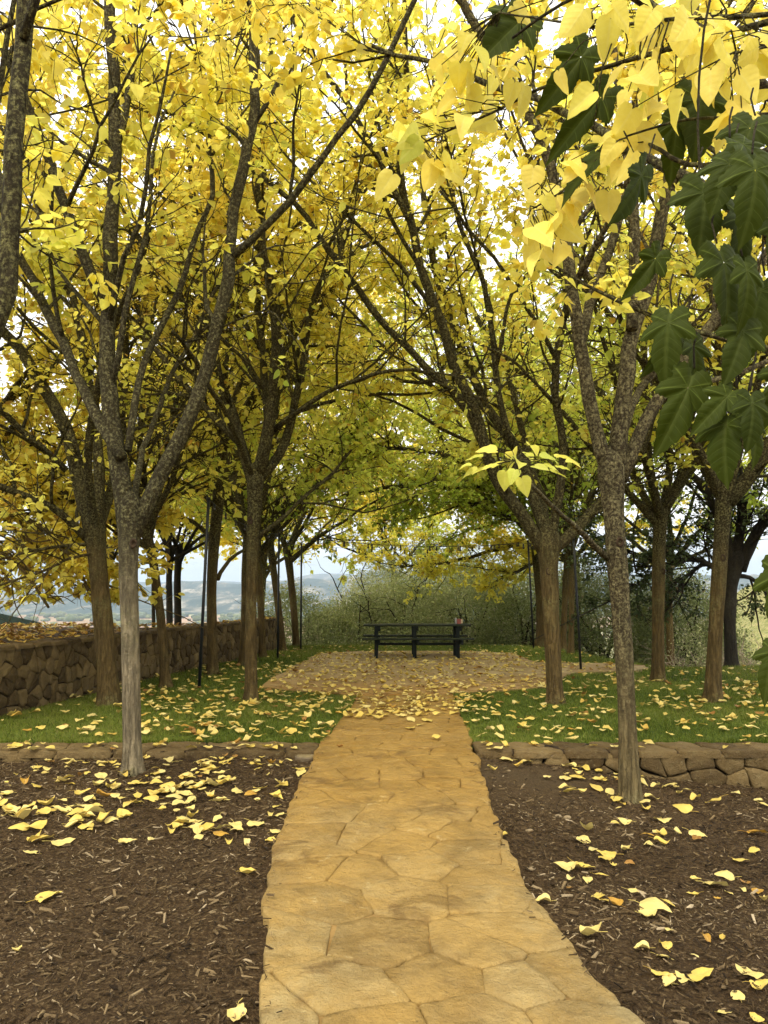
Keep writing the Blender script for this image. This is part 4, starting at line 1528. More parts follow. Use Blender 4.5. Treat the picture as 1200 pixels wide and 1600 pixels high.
FT, FN = fig_template()
FR = len(FT)
TIPS = [10, 20, FN - 1]     # outline indices the main veins run to


def fig_leaf(mb, pos, yd, nr, L, tint=.3, curl=.2, wide=1.0):
    bright = rng.uniform(.1, .9)
    y = norm(np.array(yd, float))
    z = np.array(nr, float)
    z = norm(z - (z @ y) * y)
    x = np.cross(y, z)
    ph = rng.uniform(0, 6)
    fold = rng.uniform(.15, .5)
    for sgn in (-1, 1):
        X, Y = FT[..., 0] * sgn * wide, FT[..., 1]
        ax = np.abs(X)
        rad = np.hypot(X, Y - .3)
        lobe = np.cos(np.arange(FN) / (FN - 1) * 2 * math.pi * 2.9)[None] * rad
        Z = ax * fold - np.maximum(Y - .1, 0) ** 2 * curl - ax ** 2 * (.5 + curl) - .045 * lobe + .02 * np.sin(Y * 9 + ph + ax * 5) * ax
        V = pos + L * (x * X[..., None] + y * Y[..., None] + z * Z[..., None])
        a = np.arange(FR - 1)[:, None] * FN + np.arange(FN - 1)[None]
        q = np.stack([a, a + 1, a + FN + 1, a + FN], -1).reshape(-1, 4)
        if sgn < 0:
            q = q[:, ::-1]
        rib = np.zeros((FR, FN, 4))
        rib[..., 0] = tint * .8
        for ti in TIPS[:2]:
            rib[:-1, ti, 0] = .9
        rib[..., 1] = bright
        rib[..., 2] = .5 + X / 2
        rib[..., 3] = np.clip(Y, 0, 1)
        mb.add(V.reshape(-1, 3), [q], rib.reshape(-1, 4))


fw, fl = MB(), MB()
fb = np.array([1.75, 1.75, -.2])
fw.tubes(smooth(resample([fb - [0, 0, .2], fb + [0, 0, 1.2], fb + [-.02, -.03, 2.2], fb + [-.10, -.05, 3.4]], 16)), np.linspace(.06, .03, 16), 10)
S1 = [P(1330, -420, 1.75), P(1180, -200, 1.65), P(1105, -20, 1.6), P(1088, 130, 1.6), P(1088, 260, 1.6), P(1105, 400, 1.6), P(1130, 520, 1.6), P(1158, 600, 1.6)]
S2 = [P(1420, 160, 1.75), P(1260, -40, 1.8), P(1000, -50, 1.9), P(860, 10, 1.95), P(800, 60, 2.0)]
S3 = [P(1400, 420, 1.7), P(1240, 350, 1.55), P(1190, 340, 1.5), P(1150, 325, 1.5)]
S4 = [P(1450, 900, 1.5), P(1290, 950, 1.4), P(1210, 930, 1.38)]
tt = fb + np.array([-.13, -.05, 2.7])
for S, r0 in ((S1, .0055), (S2, .012), (S3, .008), (S4, .008)):
    z_on = max(.5, min(3.0, S[0][2] - .3))
    pts = np.vstack([[fb + np.array([-.02, -.02, z_on])], S])
    q = smooth(resample(pts, 26), 2)
    fw.tubes(q, np.linspace(r0, r0 * .33, 26), 7)
fig_at = [  # x, y of leaf base; tip x, y; distance; facing
    (1100, 275, 1105, 395, 1.6, (0, -1, .25)), (1012, 250, 965, 372, 1.75, (.8, -.6, .1)), (1035, 386, 984, 470, 1.7, (.6, -.5, .6)), (1060, 500, 1035, 585, 1.6, (.5, -.9, .1)), (1050, 480, 1025, 590, 1.55, (-.5, -.8, .1)),
    (1085, 575, 1050, 690, 1.55, (.2, -1, .3)), (1150, 605, 1085, 670, 1.5, (.1, -1, .4)), (1172, 610, 1190, 700, 1.45, (.15, -1, .2)), (1140, 640, 1112, 750, 1.5, (-.7, -.7, .1)), (1165, 640, 1215, 720, 1.55, (.4, -.8, .3)),
    (1120, 380, 1170, 500, 1.5, (.4, -.9, .1)), (1160, 400, 1200, 500, 1.45, (.3, -1, .1)), (1165, 495, 1150, 580, 1.5, (0, -1, .0)), (1150, 240, 1110, 310, 1.5, (-.2, -.9, .5)), (1140, 215, 1235, 260, 1.45, (.1, -.8, .6)),
    (1175, 240, 1200, 330, 1.4, (.2, -1, .2)), (925, 65, 850, 170, 1.95, (.5, -.8, .3)), (960, 130, 875, 215, 1.9, (.5, -.7, .5)), (985, 210, 875, 265, 1.85, (.2, -.6, .8)),
    (830, 20, 755, 75, 2.0, (.3, -.9, .3)), (1090, 130, 1100, 230, 1.8, (0, -1, .2)),
    (1060, 170, 1045, 270, 1.85, (-.3, -.9, .2)), (1222, 865, 1212, 1000, 1.45, (-.6, -.75, .0)), (1215, 1000, 1190, 1075, 1.4, (-.6, -.8, .1)), (1230, 560, 1215, 650, 1.5, (.1, -1, .2)), (1210, 330, 1225, 420, 1.5, (.1, -1, .2)), (1150, 320, 1185, 410, 1.6, (.4, -.9, .2)), (1195, 430, 1165, 520, 1.55, (-.4, -.8, .2)), (1075, 520, 1110, 600, 1.7, (.3, -.8, .4)), (1180, 180, 1150, 250, 1.6, (0, -.7, .6))]
for x0, y0, x1, y1, D, nr in fig_at:
    D = D + (.55 if y0 < 235 and x0 < 1130 else 0)
    p0, p1 = P(x0, y0, D), P(x1, y1, D - .05)
    L_ = np.linalg.norm(p1 - p0) * rng.uniform(.68, .92)
    fig_leaf(fl, p0, p1 - p0, np.array(nr), L_, rng.uniform(.1, .5), rng.uniform(.15, .6), .55 if (x0, y0) in ((1012, 250), (1035, 386), (960, 130), (985, 210), (1060, 500)) else rng.uniform(.58, .95))
    # petiole
    s0 = p0 + np.array([rng.uniform(-.01, .02), .02, .055])
    fw.tubes(resample([s0 + np.array([.012, .01, .03]), s0, p0], 6), np.full(6, .0022), 5)
root = empty('fig_tree', fb, 'tree with big dark green lobed leaves hanging in at the upper right', 'tree')
fw.build('trunk', bark_mat('fig_bark', (.10, .085, .05), (.055, .045, .022), (.14, .12, .07), .8, 1.6, amount=.4), root, smooth=True, loc=fb)
fl.build('crown', M_fig, root, smooth=True, loc=fb, colname='leafdata')

# close yellow boughs, on a young tree beside the fig
yw, yl = MB(), MB()
yb = np.array([2.45, 2.6, -.3])
yw.tubes(smooth(resample([yb - [0, 0, .2], yb + [0, 0, 1.5], yb + [-.1, 0, 2.4], yb + [-.3, -.1, 3.2]], 16)), np.linspace(.07, .03, 16), 10)
boughs = [[P(1500, 250, 2.5), P(1330, 190, 2.3), P(1200, 180, 2.2), P(1120, 185, 2.15), P(1050, 190, 2.15), P(980, 215, 2.2)],
          [P(1450, 60, 2.4), P(1250, 20, 2.2), P(1050, 30, 2.2), P(950, 50, 2.3), P(860, 30, 2.4), P(780, 20, 2.5)],
          [P(1330, 190, 2.3), P(1180, 240, 2.1), P(1080, 260, 2.15), P(1000, 215, 2.3), P(930, 250, 2.4), P(880, 300, 2.5), P(830, 330, 2.5)],
          [P(1250, 20, 2.2), P(960, 100, 2.5), P(830, 140, 2.7), P(760, 180, 2.7), P(680, 210, 2.7), P(640, 235, 2.7)],
          [P(1500, 250, 2.5), P(1380, 80, 2.2), P(1250, 60, 2.0), P(1150, 80, 1.95)]]
for S in boughs:
    q = wiggle(smooth(resample(S, 24), 1), .012, 7)
    yw.tubes(q, np.linspace(.012, .003, 24), 6)
yw.tubes(resample([yb + [-.25, -.1, 3.0], boughs[0][0]], 8), np.linspace(.03, .014, 8), 7)
yw.tubes(resample([yb + [-.25, -.1, 3.0], boughs[1][0]], 8), np.linspace(.03, .014, 8), 7)
spots = []
for (cx, cy_, sx, sy, n, D) in [(1010, 120, 70, 55, 26, 2.2), (1110, 60, 60, 45, 24, 2.05), (1160, 130, 40, 60, 14, 2.0), (940, 20, 60, 30, 12, 2.3), (740, 60, 45, 40, 14, 2.6), (700, 170, 60, 60, 26, 2.7), (640, 230, 30, 35, 12, 2.7), (680, 255, 30, 25, 9, 2.65),
                                (850, 350, 40, 35, 16, 2.5), (900, 300, 45, 35, 12, 2.45), (970, 220, 50, 35, 12, 2.3), (880, 250, 35, 25, 7, 2.4), (800, 120, 50, 40, 10, 2.7), (1050, 20, 60, 30, 14, 2.2), (85, 25, 25, 25, 3, 2.4), (830, 380, 25, 20, 6, 2.5), (1180, 60, 30, 40, 10, 2.0)]:
    for k in range(max(2, int(n * .78))):
        spots.append((cx + rng.normal(0, sx * .6), cy_ + rng.normal(0, sy * .6), D + rng.normal(0, .08)))
spots = [s for s in spots if s[0] > 200]
pos = np.array([P(*s) for s in spots])
n = len(pos)


def fine_leaves(mb, pos, yd, nr, L, tint, rough_=.1):
    """large close leaf: heart base, pointed tip, bent blade with pressed veins"""
    ts = np.linspace(0, 1, 9)
    wv_ = np.array([.14, .40, .50, .50, .44, .35, .24, .12, .0])
    yb_ = np.array([-.04, .02, .12, .26, .42, .58, .74, .88, 1.0])
    us = np.array([-1, -.66, -.33, 0, .33, .66, 1])
    for k in range(len(pos)):
        y = norm(yd[k])
        z = nr[k] - (nr[k] @ y) * y
        z = norm(z)
        x = np.cross(y, z)
        wf = rng.uniform(.66, .88)
        A = rng.uniform(0, .45)
        Bd = rng.uniform(.05, .5)
        side = rng.uniform(-.12, .12)
        X = us[None] * wv_[:, None] * wf
        Y = np.repeat(yb_[:, None], 7, 1) - .05 * np.abs(us[None]) * (ts[:, None] < .2)
        Y[0, 3] += .05
        Z = np.abs(X) * A - Y ** 2 * Bd + .007 * np.cos(np.pi * 4 * (Y * 1.6 - np.abs(X) * 1.2)) * np.abs(us[None]) + .05 * noise(np.stack([X * 5, Y * 5], -1), 1, k)
        X = X + side * Y ** 2
        V = pos[k] + L[k] * (x * X[..., None] + y * Y[..., None] + z * Z[..., None])
        a = np.arange(8)[:, None] * 7 + np.arange(6)[None]
        q = np.stack([a, a + 1, a + 8, a + 7], -1).reshape(-1, 4)
        cc_ = np.zeros((9, 7, 4))
        cc_[..., 0], cc_[..., 1], cc_[..., 2], cc_[..., 3] = tint[k][0], tint[k][1], .5 + X / 2, np.clip(Y, 0, 1)
        mb.add(V.reshape(-1, 3), [q], cc_.reshape(-1, 4))


side = norm(rng.normal(0, 1, (n, 3)) * [1, .8, .5])
yd = norm(side * .8 + [0, 0, -.75])
nr = norm(rng.normal(0, .75, (n, 3)) + [0, -.6, .6])
tints = np.c_[np.clip(.12 + .1 * rng.normal(0, 1, n) + .45 * np.clip((800 - np.array([s[0] for s in spots])) / 250, 0, 1) * (rng.random(n) < .7), 0, 1), rng.uniform(0.2, 1, n), np.zeros(n), np.ones(n)]
fine_leaves(yl, pos, yd, nr, rng.uniform(.07, .122, n), tints)
# little stalks linking leaves to the nearest bough
allq = np.vstack([resample(S, 60) for S in boughs])
st = []
for p_ in pos:
    d_ = np.linalg.norm(allq - p_, axis=1)
    j = int(np.argmin(d_ + .3 * (allq[:, 2] < p_[2])))
    a_ = allq[j]
    st.append(np.array([a_, a_ * .5 + p_ * .5 + np.array([0, 0, .02]) + rng.normal(0, .012, 3), p_]))
yw.tubes(np.array(st), np.tile([.0028, .0022, .0015], (n, 1)), 4)
root = empty('mulberry_tree', yb, 'close yellow leafed boughs reaching in among the dark lobed leaves', 'tree', GRP)
yw.build('trunk', M_bark, root, smooth=True, loc=yb)
yl.build('crown', M_close, root, smooth=True, loc=yb, colname='leafdata')

# light green spray hanging before the low forking tree, on the speckled tree's low branch
sp, spw = MB(), MB()
tip = P(800, 735, D11 - 1.6)
spr = [(x, y) for x, y in [(735, 735), (752, 722), (775, 712), (800, 712), (822, 716), (845, 722), (870, 722), (885, 730), (760, 740), (785, 728), (812, 730), (835, 735), (862, 745), (790, 745), (815, 755), (800, 722), (745, 745), (850, 735), (828, 705), (778, 735), (805, 742), (870, 738)]]
Dn = 3.9
cen = P(805, 725, Dn)
pos = np.array([P(x, y - 8, Dn + rng.normal(0, .1)) for x, y in spr])
n = len(pos)
yd = norm((pos - cen) * [1.6, 1, .3] + [0, 0, -.03] + rng.normal(0, .02, (n, 3)))
yd[13], yd[14] = (-.1, 0, -1), (.35, 0, -1)
nr = norm(rng.normal(0, .25, (n, 3)) + [0, -.35, 1])
nr[13] = nr[14] = (0, -1, .2)
fine_leaves(sp, pos, yd, nr, rng.uniform(.075, .11, n), np.c_[np.clip(.5 + .1 * rng.normal(0, 1, n), 0, 1), rng.uniform(.5, 1, n), np.zeros(n), np.ones(n)])
for p_ in pos:
    spw.tubes(resample([cen + np.array([0, .02, .02]), (cen + p_) / 2 + np.array([0, 0, .02]), p_], 6), np.linspace(.003, .0015, 6), 4)
spw.tubes(resample([tip, (tip + cen) / 2 + np.array([0, 0, .05]), cen], 12), np.linspace(.012, .004, 12), 6)
KN = simple('knot_scar', (.045, .028, .014), .95, bumps=50)
for lab_, kx, ky, D_, rw in [('brown trunked', 393, 815, gd(393, 1095), 30), ('low forking', 855, 893, gd(868, 1100), 33), ('speckled trunk', 964, 848, D11, 41), ('straight trunk with', 1033, 893, gd(1028, 1065), 26), ('thick warm brown', 1125, 872, gd(1112, 1097), 30), ('pale barked', 213, 850, D1, 40)]:
    t_ = [o for o in C.objects if o.get('label', '').startswith(lab_)][0]
    rad_ = rw * .36 * D_ / F
    c_ = P(kx, ky, D_) - np.array(t_.location) + np.array([0, -rad_ * .93, 0])
    m = MB()
    th_ = np.linspace(0, 6.283, 13)[:-1]
    rings = [(.0, .9), (-.012, 1.0), (-.020, .72), (-.008, .45), (.004, .1)]
    V = np.vstack([np.c_[c_[0] + rad_ * .42 * k_ * np.cos(th_), np.full(12, c_[1] + dy_), c_[2] + rad_ * .55 * k_ * np.sin(th_)] for dy_, k_ in rings])
    V = V + .006 * noise(V * 30, 1, 3)[:, None]
    m.add(V, [[[r_ * 12 + j_, r_ * 12 + (j_ + 1) % 12, (r_ + 1) * 12 + (j_ + 1) % 12, (r_ + 1) * 12 + j_] for r_ in range(4) for j_ in range(12)]])
    m.build('knot', KN, t_, smooth=True)
T11o = [o for o in C.objects if o.get('label', '').startswith('speckled trunk')][0]
bl = np.array(T11o.location)
sp.build('foliage', M_close, T11o, smooth=True, loc=bl, colname='leafdata')
spw.build('twig', M_bark, T11o, smooth=True, loc=bl)

# ================================================================== GRASS
def grass_blades(n, xr_, yr_, zf, hgt, wid, excl, name, label, power=1.0):
    u = rng.random(n) ** power
    y = yr_[0] + (yr_[1] - yr_[0]) * u
    x = rng.uniform(*xr_, n)
    kp = excl(x, y)
    px, py, f = proj(np.c_[x, y, np.zeros(n)])
    kp &= (px > -250) & (px < 1450)
    x, y = x[kp], y[kp]
    n = len(x)
    z = zf(x, y) - .015
    h = hgt * rng.uniform(.5, 1.25, n) * (1 + .35 * noise(np.c_[x, y], 1.8, 6)) * np.clip(y / 12, 1, 1.8)
    a = rng.uniform(0, 6.28, n)
    wv_ = wid * rng.uniform(.6, 1.3, n) * np.clip(y / 10, 1, 2.2)
    lean = rng.normal(0, .5, (n, 2)) * h[:, None] * .9
    bx_, by_ = np.cos(a) * wv_, np.sin(a) * wv_
    V = np.empty((n, 5, 3))
    V[:, 0] = np.c_[x - bx_, y - by_, z]
    V[:, 1] = np.c_[x + bx_, y + by_, z]
    V[:, 2] = np.c_[x + bx_ * .7 + lean[:, 0] * .35, y + by_ * .7 + lean[:, 1] * .35, z + h * .6]
    V[:, 3] = np.c_[x - bx_ * .7 + lean[:, 0] * .35, y - by_ * .7 + lean[:, 1] * .35, z + h * .6]
    V[:, 4] = np.c_[x + lean[:, 0], y + lean[:, 1], z + h]
    o = (np.arange(n) * 5)[:, None]
    tn = np.clip(.5 + .3 * noise(np.c_[x, y], .7, 3) + rng.normal(0, .28, n), 0, 1)
    data = np.repeat(np.c_[tn, rng.uniform(0, 1, n), np.zeros(n), np.ones(n)], 5, 0)
    m = MB()
    m.add(V, [np.array([[0, 1, 2, 3]]) + o, np.array([[3, 2, 4]]) + o], data)
    return tag(m.build(name, M_grass, smooth=False, colname='leafdata'), label, 'grass', kind='stuff')


PWs = PW.copy()


def gx(x, y):
    ok = ~inside(PWs, x, y)
    ok &= ~((x > lx(y) - .0) & (x < rx(y) + .0) & (y < 12.3))
    wx = np.interp(y, WP[:, 1], WP[:, 0])
    ok &= x > wx + .02
    return ok


grass_blades(430000, (-5, 9.5), (WY1 + .0, 13.5), lawn_z, .044, .0030, gx, 'grass', 'short green lawn grass', 1.25)
grass_blades(210000, (-5, 12.5), (13.5, 24), lawn_z, .045, .003, gx, 'grass', 'lawn grass round the back of the patio', 1.0)

# ================================================================== WOOD CHIPS
n = 150000
x = rng.uniform(-4.4, 4.8, n)
y = 1.9 + (WY0 - 1.9) * rng.random(n) ** 1.35
px, py, f = proj(np.c_[x, y, np.zeros(n)])
off = np.minimum(np.abs(x - lx(y)), np.abs(x - rx(y)))
spill = (off < .10) & (x > lx(y)) & (x < rx(y)) & (rng.random(n) < .22 * np.exp(-off / .035))
kp = ((x < lx(y) - .005) | (x > rx(y) + .005) | spill) & (px > -120) & (px < 1320)
soil_p = np.clip(1.2 - np.hypot((x - 1.3) / 1.4, (y - 6.9) / .9), 0, 1)
kp &= rng.random(n) > soil_p * .85
x, y = x[kp], y[kp]
n = len(x)
L_ = rng.lognormal(-4.22, .70, n).clip(.004, .065)
W_ = L_ * rng.uniform(.10, .36, n)
T_ = L_ * rng.uniform(.04, .14, n)
a = rng.uniform(0, 6.28, n)
ca, sa = np.cos(a), np.sin(a)
tl = rng.normal(0, .28, (n, 2))
B8 = np.array([[-1, -.8, 0], [1, -.5, 0], [.9, .6, 0], [-1, .7, 0], [-.9, -.7, 1], [.85, -.4, 1], [.8, .5, 1], [-.9, .55, 1]])
lxv = B8[None, :, 0] * L_[:, None] / 2 * rng.uniform(.7, 1.2, (n, 8))
lyv = B8[None, :, 1] * W_[:, None] / 2 * rng.uniform(.6, 1.3, (n, 8))
lzv = B8[None, :, 2] * T_[:, None] + lxv * tl[:, :1] + lyv * tl[:, 1:]
zc = np.where((x > lx(y)) & (x < rx(y)), .004, mulch_z(x, y)) + .006 + rng.uniform(0, .010, n)
V = np.stack([x[:, None] + lxv * ca[:, None] - lyv * sa[:, None], y[:, None] + lxv * sa[:, None] + lyv * ca[:, None], zc[:, None] + lzv], -1)
o = (np.arange(n) * 8)[:, None, None]
bf = np.array([[4, 5, 6, 7], [0, 1, 5, 4], [1, 2, 6, 5], [2, 3, 7, 6], [3, 0, 4, 7]])
tn = np.clip(rng.beta(1.6, 2.6, n) + .15 * noise(np.c_[x, y], 1.2, 4), 0, 1)
m = MB()
m.add(V, [(bf[None] + o).reshape(-1, 4)], np.repeat(np.c_[tn, tn * 0, tn * 0, tn * 0 + 1], 8, 0))
tag(m.build('wood_chips', M_chip, colname='leafdata'), 'shredded dark bark mulch chips', 'mulch', kind='stuff')

# a few pebbles on the bare soil
M_peb = simple('pebble', (.24, .18, .10), .85, bumps=60)
for k, (px_, py_, s_, lab) in enumerate([(872, 1272, .022, 'round tan pebble just left of the speckled trunk foot'), (886, 1273, .026, 'darker pebble touching the tan pebble near the speckled trunk'), (828, 1304, .024, 'flat oval pebble on bare soil near the path'), (830, 1370, .022, 'pale round stone low beside the path edge'),
                                         (1036, 1245, .018, 'little brown pebble at the foot of the speckled trunk'), (795, 1208, .016, 'small grey stone on the bare soil under the low wall')]):
    p_ = G(px_, py_, -.1)
    p_[2] = float(mulch_z(p_[0], p_[1]))
    m = MB()
    vv = []
    for i_ in range(7):
        th = math.pi * i_ / 6
        for j_ in range(10):
            ph = 2 * math.pi * j_ / 10
            vv.append([math.sin(th) * math.cos(ph), math.sin(th) * math.sin(ph), math.cos(th)])
    vv = np.array(vv)
    vv = vv * (1 + .16 * noise(vv * 1.7 + k * 5, 1, 5))[:, None] * [s_ * 1.2, s_ * .9, s_ * .6]
    m.add(vv + [0, 0, s_ * .35], [[[i_ * 10 + j_, i_ * 10 + (j_ + 1) % 10, (i_ + 1) * 10 + (j_ + 1) % 10, (i_ + 1) * 10 + j_][::-1] for i_ in range(6) for j_ in range(10)]])
    o_ = m.build('pebble', M_peb, smooth=True)
    o_.location = p_
    tag(o_, lab, 'pebble', 'pebbles on the soil')

# ================================================================== FALLEN LEAVES
def fallen_template(kind, seed):
    r = np.random.default_rng(seed)
    wv_ = np.array([.12, .38, .48, .50, .45, .36, .25, .13, .0])
    yb_ = np.array([-.03, .02, .12, .26, .42, .58, .74, .88, 1.0])
    us = np.array([-1, -.6, -.25, 0, .25, .6, 1])
    wf = r.uniform(.62, .95)
    X = us[None] * wv_[:, None] * wf
    Y = np.repeat(yb_[:, None], 7, 1)
    if kind == 'flat':
        Z = .10 * X ** 2 + .05 * np.sin(Y * 4 + r.uniform(0, 6)) + .04 * noise(np.stack([X * 3, Y * 3], -1), 1, seed)
    elif kind == 'curled':
        k = r.uniform(1.0, 2.6) * r.choice([-1, 1])
        Z = np.abs(1 - np.cos(X * abs(k) * 1.2)) * .55 + .12 * np.sin(Y * 5 + r.uniform(0, 6))
        X = np.sin(X * abs(k)) / abs(k)
        Z += (Y - .5) ** 2 * r.uniform(.0, .7)
    else:   # arched
        A = r.uniform(.4, 1.2)
        Z = -(Y - .5) ** 2 * A * .6 + .16 * A + np.abs(X) * r.uniform(-.4, .3)
        Z += X * r.uniform(-.5, .5)
    Z = Z * .8 + .07 * noise(np.stack([X * 4, Y * 4], -1), 1, seed + 9) + .03 * noise(np.stack([X * 9, Y * 9], -1), 1, seed + 11)
    X = X + r.uniform(-.15, .15) * Y ** 2 + .012 * noise(np.stack([X * 6, Y * 6], -1), 1, seed + 5)
    Z = Z - Z.min()
    Y = Y - .5
    V = np.stack([X, Y, Z + .01], -1).reshape(-1, 3)
    a = np.arange(8)[:, None] * 7 + np.arange(6)[None]
    q = np.stack([a, a + 1, a + 8, a + 7], -1).reshape(-1, 4)
    # stalk
    s0 = V[3]
    st_ = np.array([s0, s0 + [r.uniform(-.08, .08), -.18, .05], s0 + [r.uniform(-.15, .15), -.38, r.uniform(-.02, .1)]])
    st_[:, 2] = np.maximum(st_[:, 2], .01)
    return V, q, st_


TEMPL = []
for kind, cnt in (('flat', 6), ('curled', 7), ('arched', 6)):
    for k in range(cnt):
        TEMPL.append((kind,) + fallen_template(kind, 40 + k * 3 + len(TEMPL)))

FALL = []   # (x, y, z, size, zone)


def put(px_, py_, s_px, zone, z=None):
    zz = 0.0
    for _ in range(4):
        p_ = G(px_, py_, zz)
        zz = ground_h(p_[0], p_[1])
    sz = max(.035, min(.14, s_px / F * p_[1]))
    FALL.append((p_[0], p_[1], zz, sz, zone))


def ground_h(x, y):
    if y < WY0:
        if lx(y) < x < rx(y):
            return .012
        return float(mulch_z(x, y)) + .012
    if y < WY1 and not (lx(y) < x < rx(y)):
        return .018
    if bool(inside(PWs, np.array(x), np.array(y))):
        return .026
    if lx(y) < x < rx(y) and y < 12:
        return .012
    return float(lawn_z(x, y)) + .03


left_px = [(12, 1270, 34), (40, 1280, 36), (60, 1292, 32), (28, 1296, 26), (95, 1268, 28), (120, 1272, 34), (150, 1272, 36), (75, 1258, 30), (105, 1192, 30), (55, 1232, 22), (40, 1222, 18), (100, 1222, 16), (65, 1316, 32), (46, 1332, 18), (100, 1318, 30), (78, 1402, 34),
           (142, 1298, 12), (108, 1293, 20), (200, 1258, 22), (215, 1257, 20), (165, 1245, 22), (155, 1215, 20), (152, 1228, 22), (130, 1240, 20), (245, 1210, 26), (240, 1240, 24), (235, 1250, 20), (265, 1235, 26), (280, 1232, 30), (270, 1248, 24), (290, 1242, 26), (300, 1250, 18), (255, 1258, 14),
           (288, 1215, 16), (318, 1192, 20), (330, 1195, 24), (325, 1200, 20), (350, 1193, 18), (358, 1188, 16), (380, 1178, 20), (420, 1177, 20), (424, 1195, 18), (335, 1228, 22), (352, 1218, 18), (345, 1225, 20), (372, 1240, 22), (390, 1243, 18), (400, 1237, 16), (345, 1252, 18),
           (268, 1300, 16), (275, 1290, 34), (285, 1286, 36), (300, 1278, 22), (308, 1285, 20), (325, 1296, 24), (350, 1296, 22), (312, 1310, 18), (357, 1317, 16), (385, 1322, 14), (403, 1290, 28), (420, 1315, 16), (434, 1275, 16), (432, 1300, 16), (434, 1262, 14), (443, 1228, 24), (436, 1248, 14), (465, 1203, 18),
           (470, 1210, 16), (388, 1365, 22), (368, 1594, 40), (378, 1576, 16), (28, 1486, 16), (193, 1274, 24), (175, 1283, 18), (200, 1317, 24), (238, 1313, 12), (60, 1200, 16), (20, 1185, 30), (160, 1195, 14), (175, 1180, 14), (135, 1210, 12), (450, 1190, 14), (262, 1190, 14), (300, 1180, 20), (10, 1240, 16), (30, 1182, 12)]
right_px = [(772, 1184, 42), (790, 1188, 18), (770, 1204, 14), (808, 1198, 14), (823, 1190, 20), (857, 1184, 14), (888, 1198, 20), (915, 1203, 20), (928, 1200, 22), (937, 1206, 16), (952, 1204, 18), (885, 1218, 20), (900, 1216, 24), (880, 1232, 20), (893, 1238, 20), (908, 1238, 14), (933, 1219, 14),
            (962, 1250, 20), (973, 1257, 14), (1010, 1255, 18), (1020, 1248, 20), (1005, 1226, 16), (998, 1213, 12), (1050, 1230, 22), (1060, 1240, 12), (1076, 1237, 14), (1112, 1254, 26), (1035, 1284, 34), (1008, 1264, 16), (968, 1264, 12), (975, 1285, 18), (960, 1287, 12), (918, 1297, 24), (912, 1312, 24),
            (925, 1330, 14), (946, 1336, 26), (942, 1342, 22), (958, 1353, 14), (983, 1350, 14), (976, 1328, 18), (1010, 1308, 20), (1025, 1302, 16), (1038, 1306, 18), (1060, 1303, 14), (1015, 1321, 14), (1036, 1320, 20), (1092, 1305, 24), (1088, 1312, 14), (1066, 1265, 30), (1185, 1303, 34), (1178, 1330, 18), (1160, 1345, 22),
            (882, 1356, 28), (914, 1357, 28), (941, 1370, 18), (893, 1374, 14), (919, 1377, 16), (888, 1388, 12), (936, 1400, 26), (958, 1412, 22), (946, 1408, 16), (994, 1394, 22), (1088, 1376, 14), (1130, 1370, 26), (1122, 1385, 34), (1166, 1380, 14), (1162, 1392, 12), (1186, 1393, 18), (1195, 1408, 18), (1082, 1398, 16),
            (1026, 1422, 44), (1045, 1416, 26), (1015, 1430, 30), (848, 1408, 20), (918, 1462, 38), (1002, 1482, 20), (1036, 1478, 22), (1040, 1498, 22), (1046, 1454, 14), (1104, 1468, 18), (1128, 1467, 12), (1084, 1495, 12), (1035, 1524, 26), (1045, 1530, 24), (1065, 1528, 24), (1092, 1527, 46), (1050, 1540, 20), (1150, 1556, 22),
            (1168, 1520, 40), (1190, 1542, 26), (1133, 1583, 18), (1180, 1590, 20), (787, 1306, 12), (1140, 1398, 12), (1120, 1405, 10), (1195, 1260, 18), (1185, 1250, 14), (1150, 1240, 14), (1085, 1248, 16)]
path_px = [(670, 1127, 26), (643, 1138, 16), (655, 1134, 12), (642, 1126, 20), (600, 1118, 22), (580, 1113, 22), (610, 1112, 24), (625, 1120, 24), (562, 1122, 22), (590, 1122, 22), (640, 1115, 20), (660, 1118, 20), (683, 1153, 16), (530, 1168, 10), (572, 1104, 20), (595, 1104, 20), (560, 1110, 18), (615, 1105, 18), (635, 1106, 18),
           (655, 1106, 16), (675, 1110, 16), (708, 1115, 18), (712, 1105, 18), (715, 1097, 18), (545, 1120, 18), (550, 1112, 16), (700, 1104, 14), (583, 1096, 14), (610, 1095, 14), (640, 1094, 14), (665, 1095, 14)]
for a in left_px:
    put(*a, 'mulch_left')
for a in right_px:
    put(*a, 'mulch_right')
for a in path_px:
    put(*a, 'path')


def scatter(n, fx, fy, zone, size=(.055, .11), test=None, zf=None):
    c = 0
    while c < n:
        x_, y_ = fx(), fy()
        if test is not None and not test(x_, y_):
            continue
        z_ = ground_h(x_, y_) if zf is None else zf(x_, y_)
        FALL.append((x_, y_, z_, rng.uniform(*size), zone))
        c += 1


U = rng.uniform
def drift(cx, cy_, sx, sy, n, zone, size):
    for _ in range(n):
        x_, y_ = G(cx + rng.normal(0, sx), cy_ + rng.normal(0, sy), -.07)[:2]
        if y_ < WY0 - .05 and (x_ < lx(y_) - .03 or x_ > rx(y_) + .03):
            FALL.append((x_, y_, ground_h(x_, y_) + .01, rng.uniform(*size), zone))


